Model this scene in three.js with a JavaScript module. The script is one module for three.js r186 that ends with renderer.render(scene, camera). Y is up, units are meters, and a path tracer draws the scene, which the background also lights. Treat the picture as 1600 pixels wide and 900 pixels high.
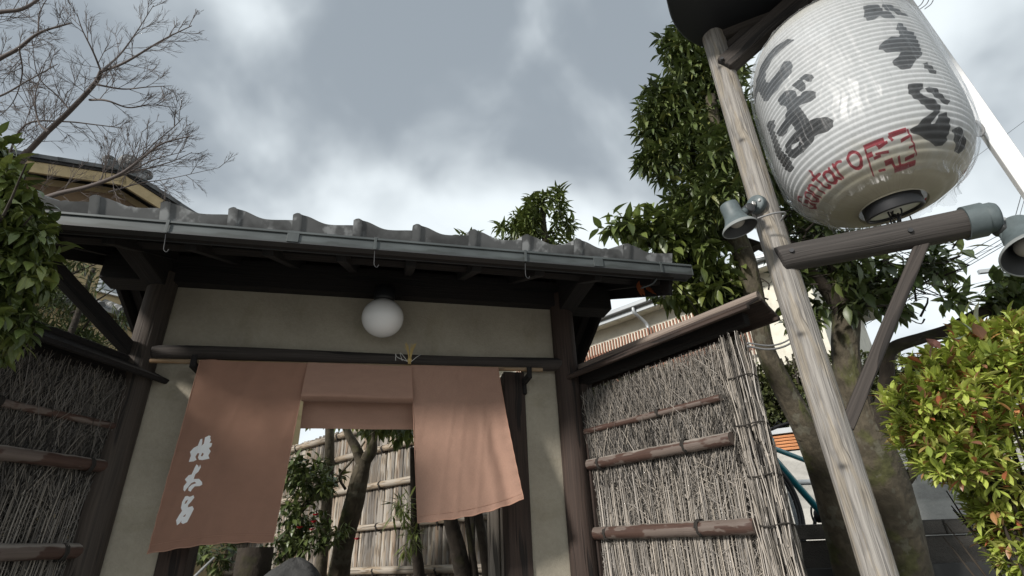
import * as THREE from 'three';
import { RoundedBoxGeometry } from 'three/addons/geometries/RoundedBoxGeometry.js';
import { mergeGeometries as mergeSame } from 'three/addons/utils/BufferGeometryUtils.js';

// ---------- camera, sky, sun, exposure ----------
const scene = new THREE.Scene();
const V = (x, y, z) => new THREE.Vector3(x, y, z);
const camera = new THREE.PerspectiveCamera(57.52, 16 / 9, 0.05, 400);
const camUp = V(-0.0356, -0.8927, 0.4491), F = 820;      // up as seen in the lens frame (x right, y down, z forward)
const camRight = V(3777, 250, F).addScaledVector(camUp, -V(3777, 250, F).dot(camUp)).normalize();
const camBack = camRight.clone().cross(camUp);
const lensX = V(camRight.x, camUp.x, camBack.x), lensY = V(camRight.y, camUp.y, camBack.y), lensZ = V(camRight.z, camUp.z, camBack.z);
camera.position.set(0, 1.15, 2.6);
camera.quaternion.setFromRotationMatrix(new THREE.Matrix4().makeBasis(lensX, lensY.clone().negate(), lensZ.clone().negate()));
// surveyed point: a direction given on a 1600 x 900 grid and a distance along the viewing axis, used to measure natural forms
const at = (x, y, d) => camera.position.clone().addScaledVector(lensX, (x - 800) / F * d).addScaledVector(lensY, (y - 450) / F * d).addScaledVector(lensZ, d);
const SUN = V(-0.82, 0.48, 0.50).normalize();
const sun = new THREE.DirectionalLight(0xfffaf3, 3.9);
sun.position.copy(SUN).multiplyScalar(40);
sun.castShadow = true; sun.shadow.radius = 12; sun.shadow.mapSize.set(4096, 4096);
Object.assign(sun.shadow.camera, { left: -14, right: 14, top: 14, bottom: -14, near: 1, far: 90 });
scene.add(sun, sun.target);

// ---------- noise ----------
function mulberry(a) { return () => { a |= 0; a = a + 0x6D2B79F5 | 0; let t = Math.imul(a ^ a >>> 15, 1 | a); t = t + Math.imul(t ^ t >>> 7, 61 | t) ^ t; return ((t ^ t >>> 14) >>> 0) / 4294967296; }; }
let rnd = mulberry(7);
const rr = (a, b) => a + (b - a) * rnd();
const lerp = (a, b, t) => a + (b - a) * t, clamp = (x, a = 0, b = 1) => Math.min(b, Math.max(a, x));
const sstep = (a, b, x) => { const t = clamp((x - a) / (b - a)); return t * t * (3 - 2 * t); };
function hash3(x, y, z) { let h = Math.imul(x, 374761393) ^ Math.imul(y, 668265263) ^ Math.imul(z, 2147483647 - 59); h = Math.imul(h ^ h >>> 13, 1274126177); h ^= h >>> 16; h = Math.imul(h, 0x85ebca6b); h ^= h >>> 13; return (h >>> 0) / 4294967296; }
function vnoise(x, y, z = 0, px = 0, py = 0) {
  const xi = Math.floor(x), yi = Math.floor(y), zi = Math.floor(z), s = t => t * t * (3 - 2 * t), u = s(x - xi), v = s(y - yi), w = s(z - zi);
  const W = (a, p) => p ? ((a % p) + p) % p : a;
  const h = (i, j, k) => hash3(W(xi + i, px), W(yi + j, py), zi + k);
  const pl = k => lerp(lerp(h(0, 0, k), h(1, 0, k), u), lerp(h(0, 1, k), h(1, 1, k), u), v);
  return w === 0 ? pl(0) : lerp(pl(0), pl(1), w);
}
function fbm(x, y, z = 0, o = 4, px = 0, py = 0) { let a = 0.5, s = 0, n = 0; for (let i = 0; i < o; i++) { s += a * vnoise(x, y, z + i * 17, px, py); n += a; a *= 0.5; x *= 2; y *= 2; z *= 2; px *= 2; py *= 2; } return s / n; }

{ // broken cloud over the whole sky, brighter towards the horizon
  const w = 1536, h = 768, data = new Float32Array(w * h * 4);
  for (let j = 0; j < h; j++) for (let i = 0; i < w; i++) {
    const el = (j + 0.5) / h * Math.PI - Math.PI / 2, az = ((i + 0.5) / w - 0.5) * 2 * Math.PI;
    const y = Math.sin(el), x = Math.cos(el) * Math.cos(az), z = Math.cos(el) * Math.sin(az);
    const q = 1 / (0.5 + 0.5 * Math.abs(y)), k = 2.5, cx = x * q * k + 66.58, cy = y * q * k * 1.25 + 15.3, cz = z * q * k + 14.7;
    const wx = fbm(cx * 0.8, cy * 0.8, cz * 0.8 + 5, 3), wz = fbm(cx * 0.8 + 9, cy * 0.8, cz * 0.8 + 5, 3);
    const big = fbm(cx * 0.5 + wx * 0.6, cy * 0.5, cz * 0.5 + wz * 0.6, 2), n = fbm(cx * 1.1 + wx * 1.3, cy * 1.1 + wz * 1.3, cz * 1.1, 6);
    const hor = Math.exp(-Math.max(y, 0) * 3.0), b = clamp(0.06 + sstep(0.39, 0.655, big * 0.38 + n * 0.62) * 0.74 + hor * 0.46);
    const d = [0.218, 0.258, 0.303], l = [0.88, 0.95, 0.985], o = (j * w + i) * 4;
    for (let c = 0; c < 3; c++) data[o + c] = lerp(d[c], l[c], b) * (y < -0.02 ? 0.5 : 1);
    data[o + 3] = 1;
  }
  const t = new THREE.DataTexture(data, w, h, THREE.RGBAFormat, THREE.FloatType);
  t.mapping = THREE.EquirectangularReflectionMapping; t.magFilter = t.minFilter = THREE.LinearFilter; t.needsUpdate = true;
  scene.background = t; scene.environment = t;
}
const renderer = new THREE.WebGLRenderer({ antialias: true });
renderer.setSize(1024, 576);
renderer.shadowMap.enabled = true;
renderer.toneMapping = THREE.LinearToneMapping;
renderer.toneMappingExposure = 1.16;

// ---------- textures (colour as a multiplier round 1, height for relief) ----------
const enc = c => Math.round(255 * (c <= 0.0031308 ? 12.92 * c : 1.055 * Math.pow(clamp(c), 1 / 2.4) - 0.055));
function makeTex(size, repeat, fn, color = true) {
  const d = new Uint8Array(size * size * 4);
  for (let j = 0; j < size; j++) for (let i = 0; i < size; i++) {
    const c = fn(i / size, j / size), o = (j * size + i) * 4, a = Array.isArray(c) ? c : [c, c, c];
    for (let k = 0; k < 3; k++) d[o + k] = color ? enc(clamp(a[k])) : Math.round(255 * clamp(a[k]));
    d[o + 3] = 255;
  }
  const t = new THREE.DataTexture(d, size, size, THREE.RGBAFormat);
  t.wrapS = t.wrapT = THREE.RepeatWrapping; t.magFilter = THREE.LinearFilter; t.minFilter = THREE.LinearMipmapLinearFilter; t.generateMipmaps = true;
  if (color) t.colorSpace = THREE.SRGBColorSpace;
  t.repeat.set(1 / repeat[0], 1 / repeat[1]); t.needsUpdate = true;
  return t;
}
const woodF = (u, v) => { // grain along v
  const w = fbm(u * 4, v * 3, 3, 3, 4, 3), g = fbm(u * 48 + w * 6, v * 3, 1, 4, 48, 3), c = fbm(u * 24 + w * 4, v * 2, 9, 3, 24, 2);
  const crack = sstep(0.66, 0.76, c) * sstep(0.42, 0.6, fbm(u * 6, v * 3, 22, 2, 6, 3));
  return { g, w, crack };
};
const T = {};
T.wood = makeTex(512, [0.22, 0.9], (u, v) => { const { g, w, crack } = woodF(u, v), t = clamp(0.35 + 0.9 * g * (0.55 + w * 0.7)) * (1 - 0.75 * crack); return [t, t * 0.97, t * 0.94]; });
T.woodH = makeTex(512, [0.22, 0.9], (u, v) => { const { g, crack } = woodF(u, v); return 0.75 * g + 0.25 - 0.7 * crack; }, false);
T.weather = makeTex(512, [0.2, 0.42], (u, v) => { // silvered log with bare streaks
  const { g, w, crack } = woodF(u, v), p = sstep(0.52, 0.66, fbm(u * 12 + w, v * 3, 31, 5, 12, 3)), q = sstep(0.5, 0.7, fbm(u * 9, v * 5, 41, 5, 9, 5));
  const kx = ((u + 0.13) % 1 - 0.5) / 0.07, ky = ((v + 0.31) % 1 - 0.5) / 0.022, knot = Math.exp(-(kx * kx + ky * ky)), t = clamp(0.36 + 0.85 * g) * (1 - 0.75 * crack) * (1 - 0.7 * knot);
  return [t * lerp(0.90, 1.0, p) * lerp(1, 0.74, q), t * lerp(0.885, 0.93, p) * lerp(1, 0.74, q), t * lerp(0.87, 0.82, p) * lerp(1, 0.75, q)];
});
const barkF = (u, v) => { const n = fbm(u * 8, v * 14, 3, 5, 8, 14), r = Math.abs(fbm(u * 10, v * 8, 7, 4, 10, 8) - 0.5) * 2; return { n, r, moss: sstep(0.5, 0.66, fbm(u * 4, v * 4, 15, 5, 4, 4)), lich: sstep(0.63, 0.70, fbm(u * 6, v * 6, 25, 5, 6, 6)) }; };
T.bark = makeTex(512, [0.5, 0.5], (u, v) => { const { n, r, moss, lich } = barkF(u, v), t = clamp(0.28 + 0.5 * n + 0.35 * r); return [lerp(lerp(t, t * 0.9, moss), 0.95, lich * 0.7), lerp(lerp(t * 0.88, t * 0.95, moss), 0.95, lich * 0.7), lerp(lerp(t * 0.74, t * 0.45, moss), 0.88, lich * 0.7)]; });
T.barkH = makeTex(512, [0.5, 0.5], (u, v) => { const { n, r } = barkF(u, v); return 0.6 * n + 0.4 * r; }, false);
T.plaster = makeTex(512, [0.9, 0.9], (u, v) => { const a = fbm(u * 5, v * 5, 2, 4, 5, 5), b = fbm(u * 90, v * 90, 8, 2, 90, 90), s = sstep(0.5, 0.75, fbm(u * 3, v * 9, 12, 4, 3, 9)); const h = sstep(0.40, 0.7, fbm(u * 11, v * 7, 33, 4, 11, 7)), t = 0.72 + 0.22 * a + 0.12 * b - 0.14 * s - 0.06 * h; return [t, t * 0.985, t * lerp(0.95, 0.90, s)]; });
T.plasterH = makeTex(512, [0.3, 0.3], (u, v) => fbm(u * 60, v * 60, 4, 3, 60, 60) * 0.7 + 0.3 * fbm(u * 9, v * 9, 3, 3, 9, 9), false);
T.tile = makeTex(512, [0.55, 0.55], (u, v) => { const a = fbm(u * 6, v * 6, 2, 5, 6, 6), l = sstep(0.50, 0.64, fbm(u * 9, v * 7, 21, 6, 9, 7)), k = sstep(0.50, 0.70, fbm(u * 5, v * 5, 37, 5, 5, 5)); const t = lerp(lerp(0.17 + 0.22 * a, 0.72 + 0.2 * a, l * 0.85), 0.09, k * 0.75); return [t, t, t * 0.99]; });
T.metal = makeTex(256, [0.4, 0.4], (u, v) => { const a = fbm(u * 30, v * 3, 2, 3, 30, 3), b = fbm(u * 4, v * 4, 7, 5, 4, 4); const q = sstep(0.52, 0.7, fbm(u * 14, v * 3, 17, 4, 14, 3)); const t = (0.52 + 0.3 * a + 0.5 * (b - 0.3)) * (1 - 0.4 * q); return [t, t, t * lerp(1, 0.94, q)]; });
T.bamboo = makeTex(512, [0.16, 0.8], (u, v) => { const g = fbm(u * 60, v * 4, 1, 3, 60, 4), p = sstep(0.46, 0.60, fbm(u * 6, v * 5, 11, 4, 6, 5)), k = sstep(0.58, 0.7, fbm(u * 4, v * 4, 19, 5, 4, 4)); const t = 0.55 + 0.4 * g; return [lerp(t, t * 0.92, p) * (1 - 0.6 * k), lerp(t * 0.94, t * 0.78, p) * (1 - 0.62 * k), lerp(t * 0.86, t * 0.62, p) * (1 - 0.64 * k)]; });
T.smoked = makeTex(512, [0.2, 0.7], (u, v) => { // smoked bamboo, bleached in patches
  const g = fbm(u * 60, v * 4, 1, 3, 60, 4), p = sstep(0.50, 0.56, fbm(u * 5, v * 7, 51, 5, 5, 7)), b = sstep(0.42, 0.3, Math.abs(u - 0.62) * 2.2 + 0.3 * fbm(u * 5, v * 9, 5, 4, 5, 9)); const k = Math.max(p * 0.35, b) * (0.6 + 0.4 * g);
  return [lerp(0.075 + 0.07 * g, 0.50, k), lerp(0.042 + 0.045 * g, 0.47, k), lerp(0.034 + 0.035 * g, 0.43, k)]; });
T.cloth = makeTex(512, [0.12, 0.12], (u, v) => { const a = 0.5 + 0.5 * Math.sin(u * Math.PI * 2 * 64), b = 0.5 + 0.5 * Math.sin(v * Math.PI * 2 * 64); return 0.5 * a + 0.35 * b + 0.3 * fbm(u * 20, v * 20, 3, 3, 20, 20); }, false);
T.concrete = makeTex(512, [1.2, 1.2], (u, v) => { const a = fbm(u * 5, v * 5, 2, 6, 5, 5), b = fbm(u * 80, v * 80, 9, 2, 80, 80), s = sstep(0.5, 0.7, fbm(u * 10, v * 2, 14, 4, 10, 2)); const t = 0.6 + 0.35 * a + 0.12 * (b - 0.5) - 0.2 * s; return [t, t * 0.99, t * 0.96]; });
T.rust = makeTex(256, [0.3, 0.3], (u, v) => { const a = fbm(u * 6, v * 6, 2, 5, 6, 6), b = fbm(u * 60, v * 60, 9, 2, 60, 60); return 0.65 + 0.35 * a + 0.12 * (b - 0.5); });
T.leaf = makeTex(128, [1, 1], (u, v) => { const mid = Math.exp(-(((u - 0.5) / 0.045) ** 2)), vein = 0.5 + 0.5 * Math.cos((v * 11 - Math.abs(u - 0.5) * 7) * 6.283), n = fbm(u * 6, v * 6, 3, 4, 6, 6), rim = sstep(0.40, 0.5, Math.abs(u - 0.5)); const t = 0.60 + 0.22 * n + 0.07 * vein * (1 - rim); return [clamp(t + 0.25 * mid + 0.16 * rim), clamp(t + 0.20 * mid + 0.06 * rim), clamp(t + 0.22 * mid)]; });
T.wrinkle = makeTex(1024, [1, 1], (u, v) => { // creased film: long drawn creases and finer crinkle
  const w = fbm(u * 5, v * 3, 3, 3, 5, 3), ridge = (x, p) => Math.pow(1 - Math.abs(x - 0.5) * 2, p);
  const a = ridge(fbm(u * 26 + w * 5, v * 2 + w, 5, 2, 26, 2), 14), b = ridge(fbm(u * 40 - w * 7, v * 4 + w * 2, 25, 2, 40, 4), 16), c = ridge(fbm(u * 44, v * 40 + w * 4, 15, 2, 44, 40), 6) * sstep(0.48, 0.62, fbm(u * 4, v * 4, 35, 3, 4, 4));
  return clamp(0.55 * a + 0.4 * b + 0.35 * c + 0.12 * w); }, false);

const lin = (r, g, b) => new THREE.Color().setRGB(r, g, b);
const mat = (c, o = {}) => { const m = new (o.physical ? THREE.MeshPhysicalMaterial : THREE.MeshStandardMaterial)({ color: lin(...c), roughness: 0.8, metalness: 0 }); const { physical, ...q } = o; m.setValues({ side: THREE.DoubleSide, ...q }); return m; };
const woodM = (c, o = {}) => mat(c, { map: T.wood, bumpMap: T.woodH, bumpScale: 0.0025, roughness: 0.85, ...o });
const M = {
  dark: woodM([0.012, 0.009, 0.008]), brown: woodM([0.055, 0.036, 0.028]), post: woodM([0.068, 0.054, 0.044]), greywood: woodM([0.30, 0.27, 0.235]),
  silver: mat([0.325, 0.308, 0.285], { map: T.weather, bumpMap: T.woodH, bumpScale: 0.006, roughness: 0.9 }),
  beam: woodM([0.068, 0.061, 0.057]), brace: woodM([0.062, 0.052, 0.046]), coping: woodM([0.34, 0.28, 0.24]),
  log: woodM([0.06, 0.05, 0.044]),
  plaster: mat([0.385, 0.35, 0.285], { map: T.plaster, bumpMap: T.plasterH, bumpScale: 0.0018, roughness: 0.95 }),
  tile: mat([0.33, 0.338, 0.342], { map: T.tile, roughness: 0.72 }), gutter: mat([0.088, 0.10, 0.10], { map: T.metal, roughness: 0.5, metalness: 0.15 }),
  iron: mat([0.03, 0.03, 0.032], { roughness: 0.5, metalness: 0.4 }), black: mat([0.012, 0.013, 0.015], { roughness: 0.5 }),
  bamboo: mat([0.46, 0.43, 0.39], { map: T.bamboo, roughness: 0.6 }), smoked: mat([0.62, 0.60, 0.58], { map: T.smoked, roughness: 0.5 }),
  rod: mat([0.34, 0.25, 0.16], { map: T.bamboo, roughness: 0.5 }), cord: mat([0.03, 0.026, 0.022], { roughness: 0.95 }),
  twig: mat([1, 1, 1], { roughness: 0.8 }), leaf: mat([1.25, 1.25, 1.25], { physical: true, map: T.leaf, roughness: 0.42, transmission: 0.32, thickness: 0 }),
  bark: mat([0.125, 0.118, 0.095], { map: T.bark, bumpMap: T.barkH, bumpScale: 0.012, roughness: 0.95 }), darkbark: mat([0.05, 0.043, 0.036], { map: T.bark, bumpMap: T.barkH, bumpScale: 0.01, roughness: 0.95 }),
  maple: mat([0.10, 0.082, 0.075], { roughness: 0.9 }), globe: mat([0.80, 0.80, 0.79], { roughness: 0.22 }),
  gravel: mat([0.46, 0.45, 0.435], { map: T.concrete, roughness: 1 }), soil: mat([0.12, 0.10, 0.08], { map: T.concrete, roughness: 1 }), asphalt: mat([0.07, 0.07, 0.07], { map: T.concrete, roughness: 0.95 }),
  concrete: mat([0.62, 0.61, 0.58], { map: T.concrete, bumpMap: T.plasterH, bumpScale: 0.002, roughness: 0.95 }), dimconcrete: mat([0.11, 0.10, 0.09], { map: T.concrete, bumpMap: T.plasterH, bumpScale: 0.006, roughness: 0.95 }),
  housewhite: mat([0.72, 0.695, 0.61], { map: T.plaster, roughness: 0.9 }), housebeige: mat([0.46, 0.36, 0.21], { map: T.plaster, roughness: 0.95 }), housebrown: mat([0.16, 0.105, 0.062], { map: T.plaster, roughness: 0.95 }),
  lattice: woodM([0.30, 0.15, 0.10]), orange: woodM([0.62, 0.25, 0.085], { roughness: 0.6 }), steel: mat([0.36, 0.38, 0.39], { roughness: 0.45, metalness: 0.2 }),
  white: mat([0.86, 0.86, 0.86], { roughness: 0.45 }), whiteedge: mat([0.30, 0.30, 0.31], { roughness: 0.5 }),
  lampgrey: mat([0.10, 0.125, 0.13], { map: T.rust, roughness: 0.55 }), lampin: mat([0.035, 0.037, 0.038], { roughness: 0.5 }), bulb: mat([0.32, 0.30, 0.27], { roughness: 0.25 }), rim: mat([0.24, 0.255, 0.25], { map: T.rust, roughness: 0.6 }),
  bolt: mat([0.55, 0.54, 0.52], { roughness: 0.35, metalness: 0.6 }), cable: mat([0.20, 0.20, 0.20], { roughness: 0.6 }), wire: mat([0.05, 0.055, 0.06], { roughness: 0.7 }),
  teal: mat([0.008, 0.17, 0.21], { physical: true, roughness: 0.35, clearcoat: 0.6, clearcoatRoughness: 0.2 }), rubber: mat([0.015, 0.015, 0.016], { roughness: 0.7 }), rock: mat([0.06, 0.06, 0.06], { map: T.concrete, bumpMap: T.barkH, bumpScale: 0.01, roughness: 0.95 }),
  straw: mat([0.45, 0.33, 0.13], { roughness: 0.8 }), paperwhite: mat([0.75, 0.74, 0.70], { roughness: 0.8 }), flower: mat([0.45, 0.015, 0.03], { roughness: 0.5 }),
};

// ---------- naming ----------
const used = new Map();
function numbered(n) { const k = used.get(n) || 0; used.set(n, k + 1); return k ? `${n}_${String(k).padStart(3, '0')}` : n; }
function tag(o, label, category, group) { o.userData.label = label; o.userData.category = category; if (group) o.userData.group = group; return o; }
function thing(name, label, category, pos = [0, 0, 0], turn = 0, group) { const o = new THREE.Group(); o.name = numbered(name); o.position.set(...pos); o.rotation.y = turn; scene.add(o); return tag(o, label, category, group); }
function part(parent, name, geo, m, stuff) { const o = new THREE.Mesh(geo, m); o.name = name; o.castShadow = o.receiveShadow = true; parent.add(o); if (stuff) o.userData.kind = 'stuff'; return o; }
const wpart = (parent, name, geo, m, stuff) => part(parent, name, geo.translate(-parent.position.x, -parent.position.y, -parent.position.z), m, stuff); // geometry given in world metres
function solo(name, geo, m, label, category, group) { const o = part(scene, numbered(name), geo, m); return tag(o, label, category, group); }
function struct(name, geo, m) { const o = part(scene, name, geo, m); o.userData.kind = 'structure'; return o; }

// ---------- geometry helpers ----------
const mergeGeometries = list => mergeSame(list.some(g => !g.index) ? list.map(g => g.index ? g.toNonIndexed() : g) : list);
function metricUV(g, along = 1) { // box-like solids: uv in metres with v along the given axis
  const n = g.attributes.normal, p = g.attributes.position, uv = new Float32Array(p.count * 2);
  for (let i = 0; i < p.count; i++) {
    const c = [p.getX(i), p.getY(i), p.getZ(i)], a = [Math.abs(n.getX(i)), Math.abs(n.getY(i)), Math.abs(n.getZ(i))];
    let ax = a.indexOf(Math.max(...a));
    if (ax === along) { const q = [0, 1, 2].filter(k => k !== ax); uv[2 * i] = c[q[0]]; uv[2 * i + 1] = c[q[1]]; }
    else { const q = [0, 1, 2].find(k => k !== ax && k !== along); uv[2 * i] = c[q] + ax * 0.31; uv[2 * i + 1] = c[along]; }
  }
  g.setAttribute('uv', new THREE.BufferAttribute(uv, 2)); return g;
}
function box(w, h, d, bevel = 0.004) { // centred, long-axis grain
  const g = bevel ? new RoundedBoxGeometry(w, h, d, 1, Math.min(bevel, w / 3, h / 3, d / 3)) : new THREE.BoxGeometry(w, h, d);
  const s = [w, h, d]; return metricUV(g, s.indexOf(Math.max(...s)));
}
const boxAt = (x0, x1, y0, y1, z0, z1, b) => box(x1 - x0, y1 - y0, z1 - z0, b).translate((x0 + x1) / 2, (y0 + y1) / 2, (z0 + z1) / 2);
function bar(a, b, w, h, bevel = 0.004, up = V(0, 1, 0), off = 0) { // squared timber from a to b
  const d = b.clone().sub(a), L = d.length(), g = box(w, h, L, bevel); d.normalize();
  const x = up.clone().cross(d).normalize(), y = d.clone().cross(x), m = new THREE.Matrix4().makeBasis(x, y, d).setPosition(a.clone().add(b).multiplyScalar(0.5));
  const uv = g.attributes.uv; for (let i = 0; i < uv.count; i++) uv.setXY(i, uv.getX(i) + off, uv.getY(i) + off * 3.3);
  return g.applyMatrix4(m);
}
function limb(points, radii, o = {}) { // tapering round stem along a path; uv in metres
  const { sides = 8, per = 6, wob = 0, seed = 1, cap = true, exact = false, off = 0 } = o;
  const P = points.map(p => p.isVector3 ? p : V(...p)), N = exact ? P.length - 1 : (P.length - 1) * per;
  const curve = P.length > 2 && !exact ? new THREE.CatmullRomCurve3(P, false, 'centripetal') : null;
  const pos = [], uv = [], idx = [], nor = V(0.31, 0.2, 0.93); let L = 0, prev = null;
  const R = t => { if (typeof radii === 'function') return radii(t); const k = t * (radii.length - 1), i = Math.min(Math.floor(k), radii.length - 2); return lerp(radii[i], radii[i + 1], k - i); };
  const pt = t => curve ? curve.getPoint(t) : exact ? P[Math.round(t * N)] : P[0].clone().lerp(P[P.length - 1], t);
  for (let i = 0; i <= N; i++) {
    const t = i / N, p = pt(t), q = pt(Math.min(1, (i + 1) / N)), pr = pt(Math.max(0, (i - 1) / N)), tan = q.clone().sub(pr).normalize();
    if (prev) L += p.distanceTo(prev); prev = p;
    nor.addScaledVector(tan, -nor.dot(tan)).normalize(); const bi = tan.clone().cross(nor), r = R(t);
    for (let s = 0; s <= sides; s++) {
      const a = s / sides * Math.PI * 2, ca = Math.cos(a), sa = Math.sin(a); let rad = r;
      if (wob) rad *= 1 + wob * (fbm(ca * 1.3 + seed * 7, sa * 1.3 + L * (o.freq || 4), seed, 3) - 0.5) * 2;
      pos.push(p.x + (nor.x * ca + bi.x * sa) * rad, p.y + (nor.y * ca + bi.y * sa) * rad, p.z + (nor.z * ca + bi.z * sa) * rad);
      uv.push(s / sides * 2 * Math.PI * radii0(R), L + off);
    }
  }
  const W = sides + 1;
  for (let i = 0; i < N; i++) for (let s = 0; s < sides; s++) { const a = i * W + s; idx.push(a, a + 1, a + W, a + 1, a + W + 1, a + W); }
  if (cap) for (const [row, f] of [[0, 1], [N, -1]]) { const c = pos.length / 3, p = pt(row / N); pos.push(p.x, p.y, p.z); uv.push(0, 0); const b0 = c + 1; for (let s = 0; s <= sides; s++) { const k = (row * W + s) * 3; pos.push(pos[k], pos[k + 1], pos[k + 2]); uv.push(Math.cos(s) * 0.03, Math.sin(s) * 0.03); } for (let s = 0; s < sides; s++) f > 0 ? idx.push(c, b0 + s + 1, b0 + s) : idx.push(c, b0 + s, b0 + s + 1); }
  const g = new THREE.BufferGeometry(); g.setAttribute('position', new THREE.Float32BufferAttribute(pos, 3)); g.setAttribute('uv', new THREE.Float32BufferAttribute(uv, 2)); g.setIndex(idx); g.computeVertexNormals();
  // smooth the seam
  const n = g.attributes.normal; for (let i = 0; i <= N; i++) { const a = i * W, b = a + sides, x = n.getX(a) + n.getX(b), y = n.getY(a) + n.getY(b), z = n.getZ(a) + n.getZ(b), l = Math.hypot(x, y, z) || 1; n.setXYZ(a, x / l, y / l, z / l); n.setXYZ(b, x / l, y / l, z / l); }
  return g;
}
const radii0 = R => Math.max(R(0), R(0.5), R(1));
const rod = (a, b, r, o = {}) => limb([a, b], [r, r], { per: 1, ...o });
function grid(nu, nv, fn, uvf) { // open surface fn(u, v) -> Vector3
  const pos = [], uv = [], idx = [];
  for (let j = 0; j <= nv; j++) for (let i = 0; i <= nu; i++) { const u = i / nu, v = j / nv, p = fn(u, v), q = uvf ? uvf(u, v, p) : [u, v]; pos.push(p.x, p.y, p.z); uv.push(...q); }
  for (let j = 0; j < nv; j++) for (let i = 0; i < nu; i++) { const a = j * (nu + 1) + i; idx.push(a, a + 1, a + nu + 1, a + 1, a + nu + 2, a + nu + 1); }
  const g = new THREE.BufferGeometry(); g.setAttribute('position', new THREE.Float32BufferAttribute(pos, 3)); g.setAttribute('uv', new THREE.Float32BufferAttribute(uv, 2)); g.setIndex(idx); g.computeVertexNormals(); return g;
}
const mirror = (g, x, y, z) => { g.scale(x, y, z); const ix = g.index; if (ix) for (let i = 0; i < ix.count; i += 3) { const a = ix.getX(i); ix.setX(i, ix.getX(i + 1)); ix.setX(i + 1, a); } else for (const n of Object.keys(g.attributes)) { const a = g.attributes[n], k = a.itemSize; for (let i = 0; i < a.count; i += 3) for (let c = 0; c < k; c++) { const t = a.array[i * k + c]; a.array[i * k + c] = a.array[(i + 1) * k + c]; a.array[(i + 1) * k + c] = t; } } return g; };
const lathe = (prof, seg = 32) => new THREE.LatheGeometry(prof.map(p => new THREE.Vector2(...p)), seg);
function bambooRod(a, b, r, step, phase, o = {}) { // nodes swell every step metres
  const L = a.distanceTo(b), n = Math.max(8, Math.ceil(L / step * 10)), P = []; for (let i = 0; i <= n; i++) P.push(a.clone().lerp(b, i / n));
  return limb(P, t => { const k = ((t * L + phase) / step) % 1, d = Math.min(k, 1 - k) * step; return r * (1 + 0.10 * Math.exp(-((d / 0.008) ** 2)) - 0.05 * Math.exp(-(((d - 0.014) / 0.006) ** 2))) * (o.taper ? lerp(1, o.taper, t) : 1); }, { exact: true, sides: o.sides || 10, off: phase, wob: o.wob || 0 });
}

// ---------- leaves ----------
function leafGeo(ratio, o = {}) { // unit length along y, face towards +z
  const { fold = 0.25, bend = 0.25, rows = 5, peak = 0.8, point = 1 } = o, pos = [], idx = [], uv = [];
  for (let j = 0; j <= rows; j++) { const t = j / rows, w = ratio * 0.5 * Math.pow(Math.sin(Math.PI * Math.pow(t, peak)), point) + 0.004, z = -bend * t * t; for (let i = -1; i <= 1; i++) { pos.push(i * w, t, z + Math.abs(i) * w * fold); uv.push(i * 0.5 + 0.5, t); } }
  for (let j = 0; j < rows; j++) for (let i = 0; i < 2; i++) { const a = j * 3 + i; idx.push(a, a + 1, a + 3, a + 1, a + 4, a + 3); }
  const g = new THREE.BufferGeometry(); g.setAttribute('position', new THREE.Float32BufferAttribute(pos, 3)); g.setAttribute('uv', new THREE.Float32BufferAttribute(uv, 2)); g.setIndex(idx); g.computeVertexNormals(); return g;
}
const LEAF = { broad: leafGeo(0.40, { bend: 0.3, peak: 0.85, point: 1.15 }), long: leafGeo(0.27, { bend: 0.4, fold: 0.3, peak: 0.8, point: 1.1 }), azalea: leafGeo(0.31, { bend: 0.15, fold: 0.35, peak: 1.25 }), needle: leafGeo(0.13, { bend: 0.1, fold: 0.1, rows: 2 }), round: leafGeo(0.6, { rows: 3, bend: 0.2 }) };
const leafMats = {};
function leafMat(hex) { return leafMats[hex.join()] ||= mat(hex.map(q => q * 1.25), { physical: true, map: T.leaf, roughness: 0.42, transmission: 0.32, thickness: 0 }); }
const yUp = V(0, 1, 0), tmpM = new THREE.Matrix4();
function frame(dir, roll, scale, p, faceUp = 0) { // leaf axis along dir, its face turned up
  const y = dir.clone().normalize(); let x = y.clone().cross(V(0, 1, 0)); if (x.lengthSq() < 1e-4) x.set(1, 0, 0); x.normalize(); let z = x.clone().cross(y).normalize();
  const c = Math.cos(roll), s = Math.sin(roll), x2 = x.clone().multiplyScalar(c).addScaledVector(z, s), z2 = z.clone().multiplyScalar(c).addScaledVector(x, -s);
  return new THREE.Matrix4().makeBasis(x2, y, z2).scale(V(scale, scale, scale)).setPosition(p);
}
const rdir = () => { const z = rr(-1, 1), a = rr(0, Math.PI * 2), r = Math.sqrt(1 - z * z); return V(r * Math.cos(a), z, r * Math.sin(a)); };
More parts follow.
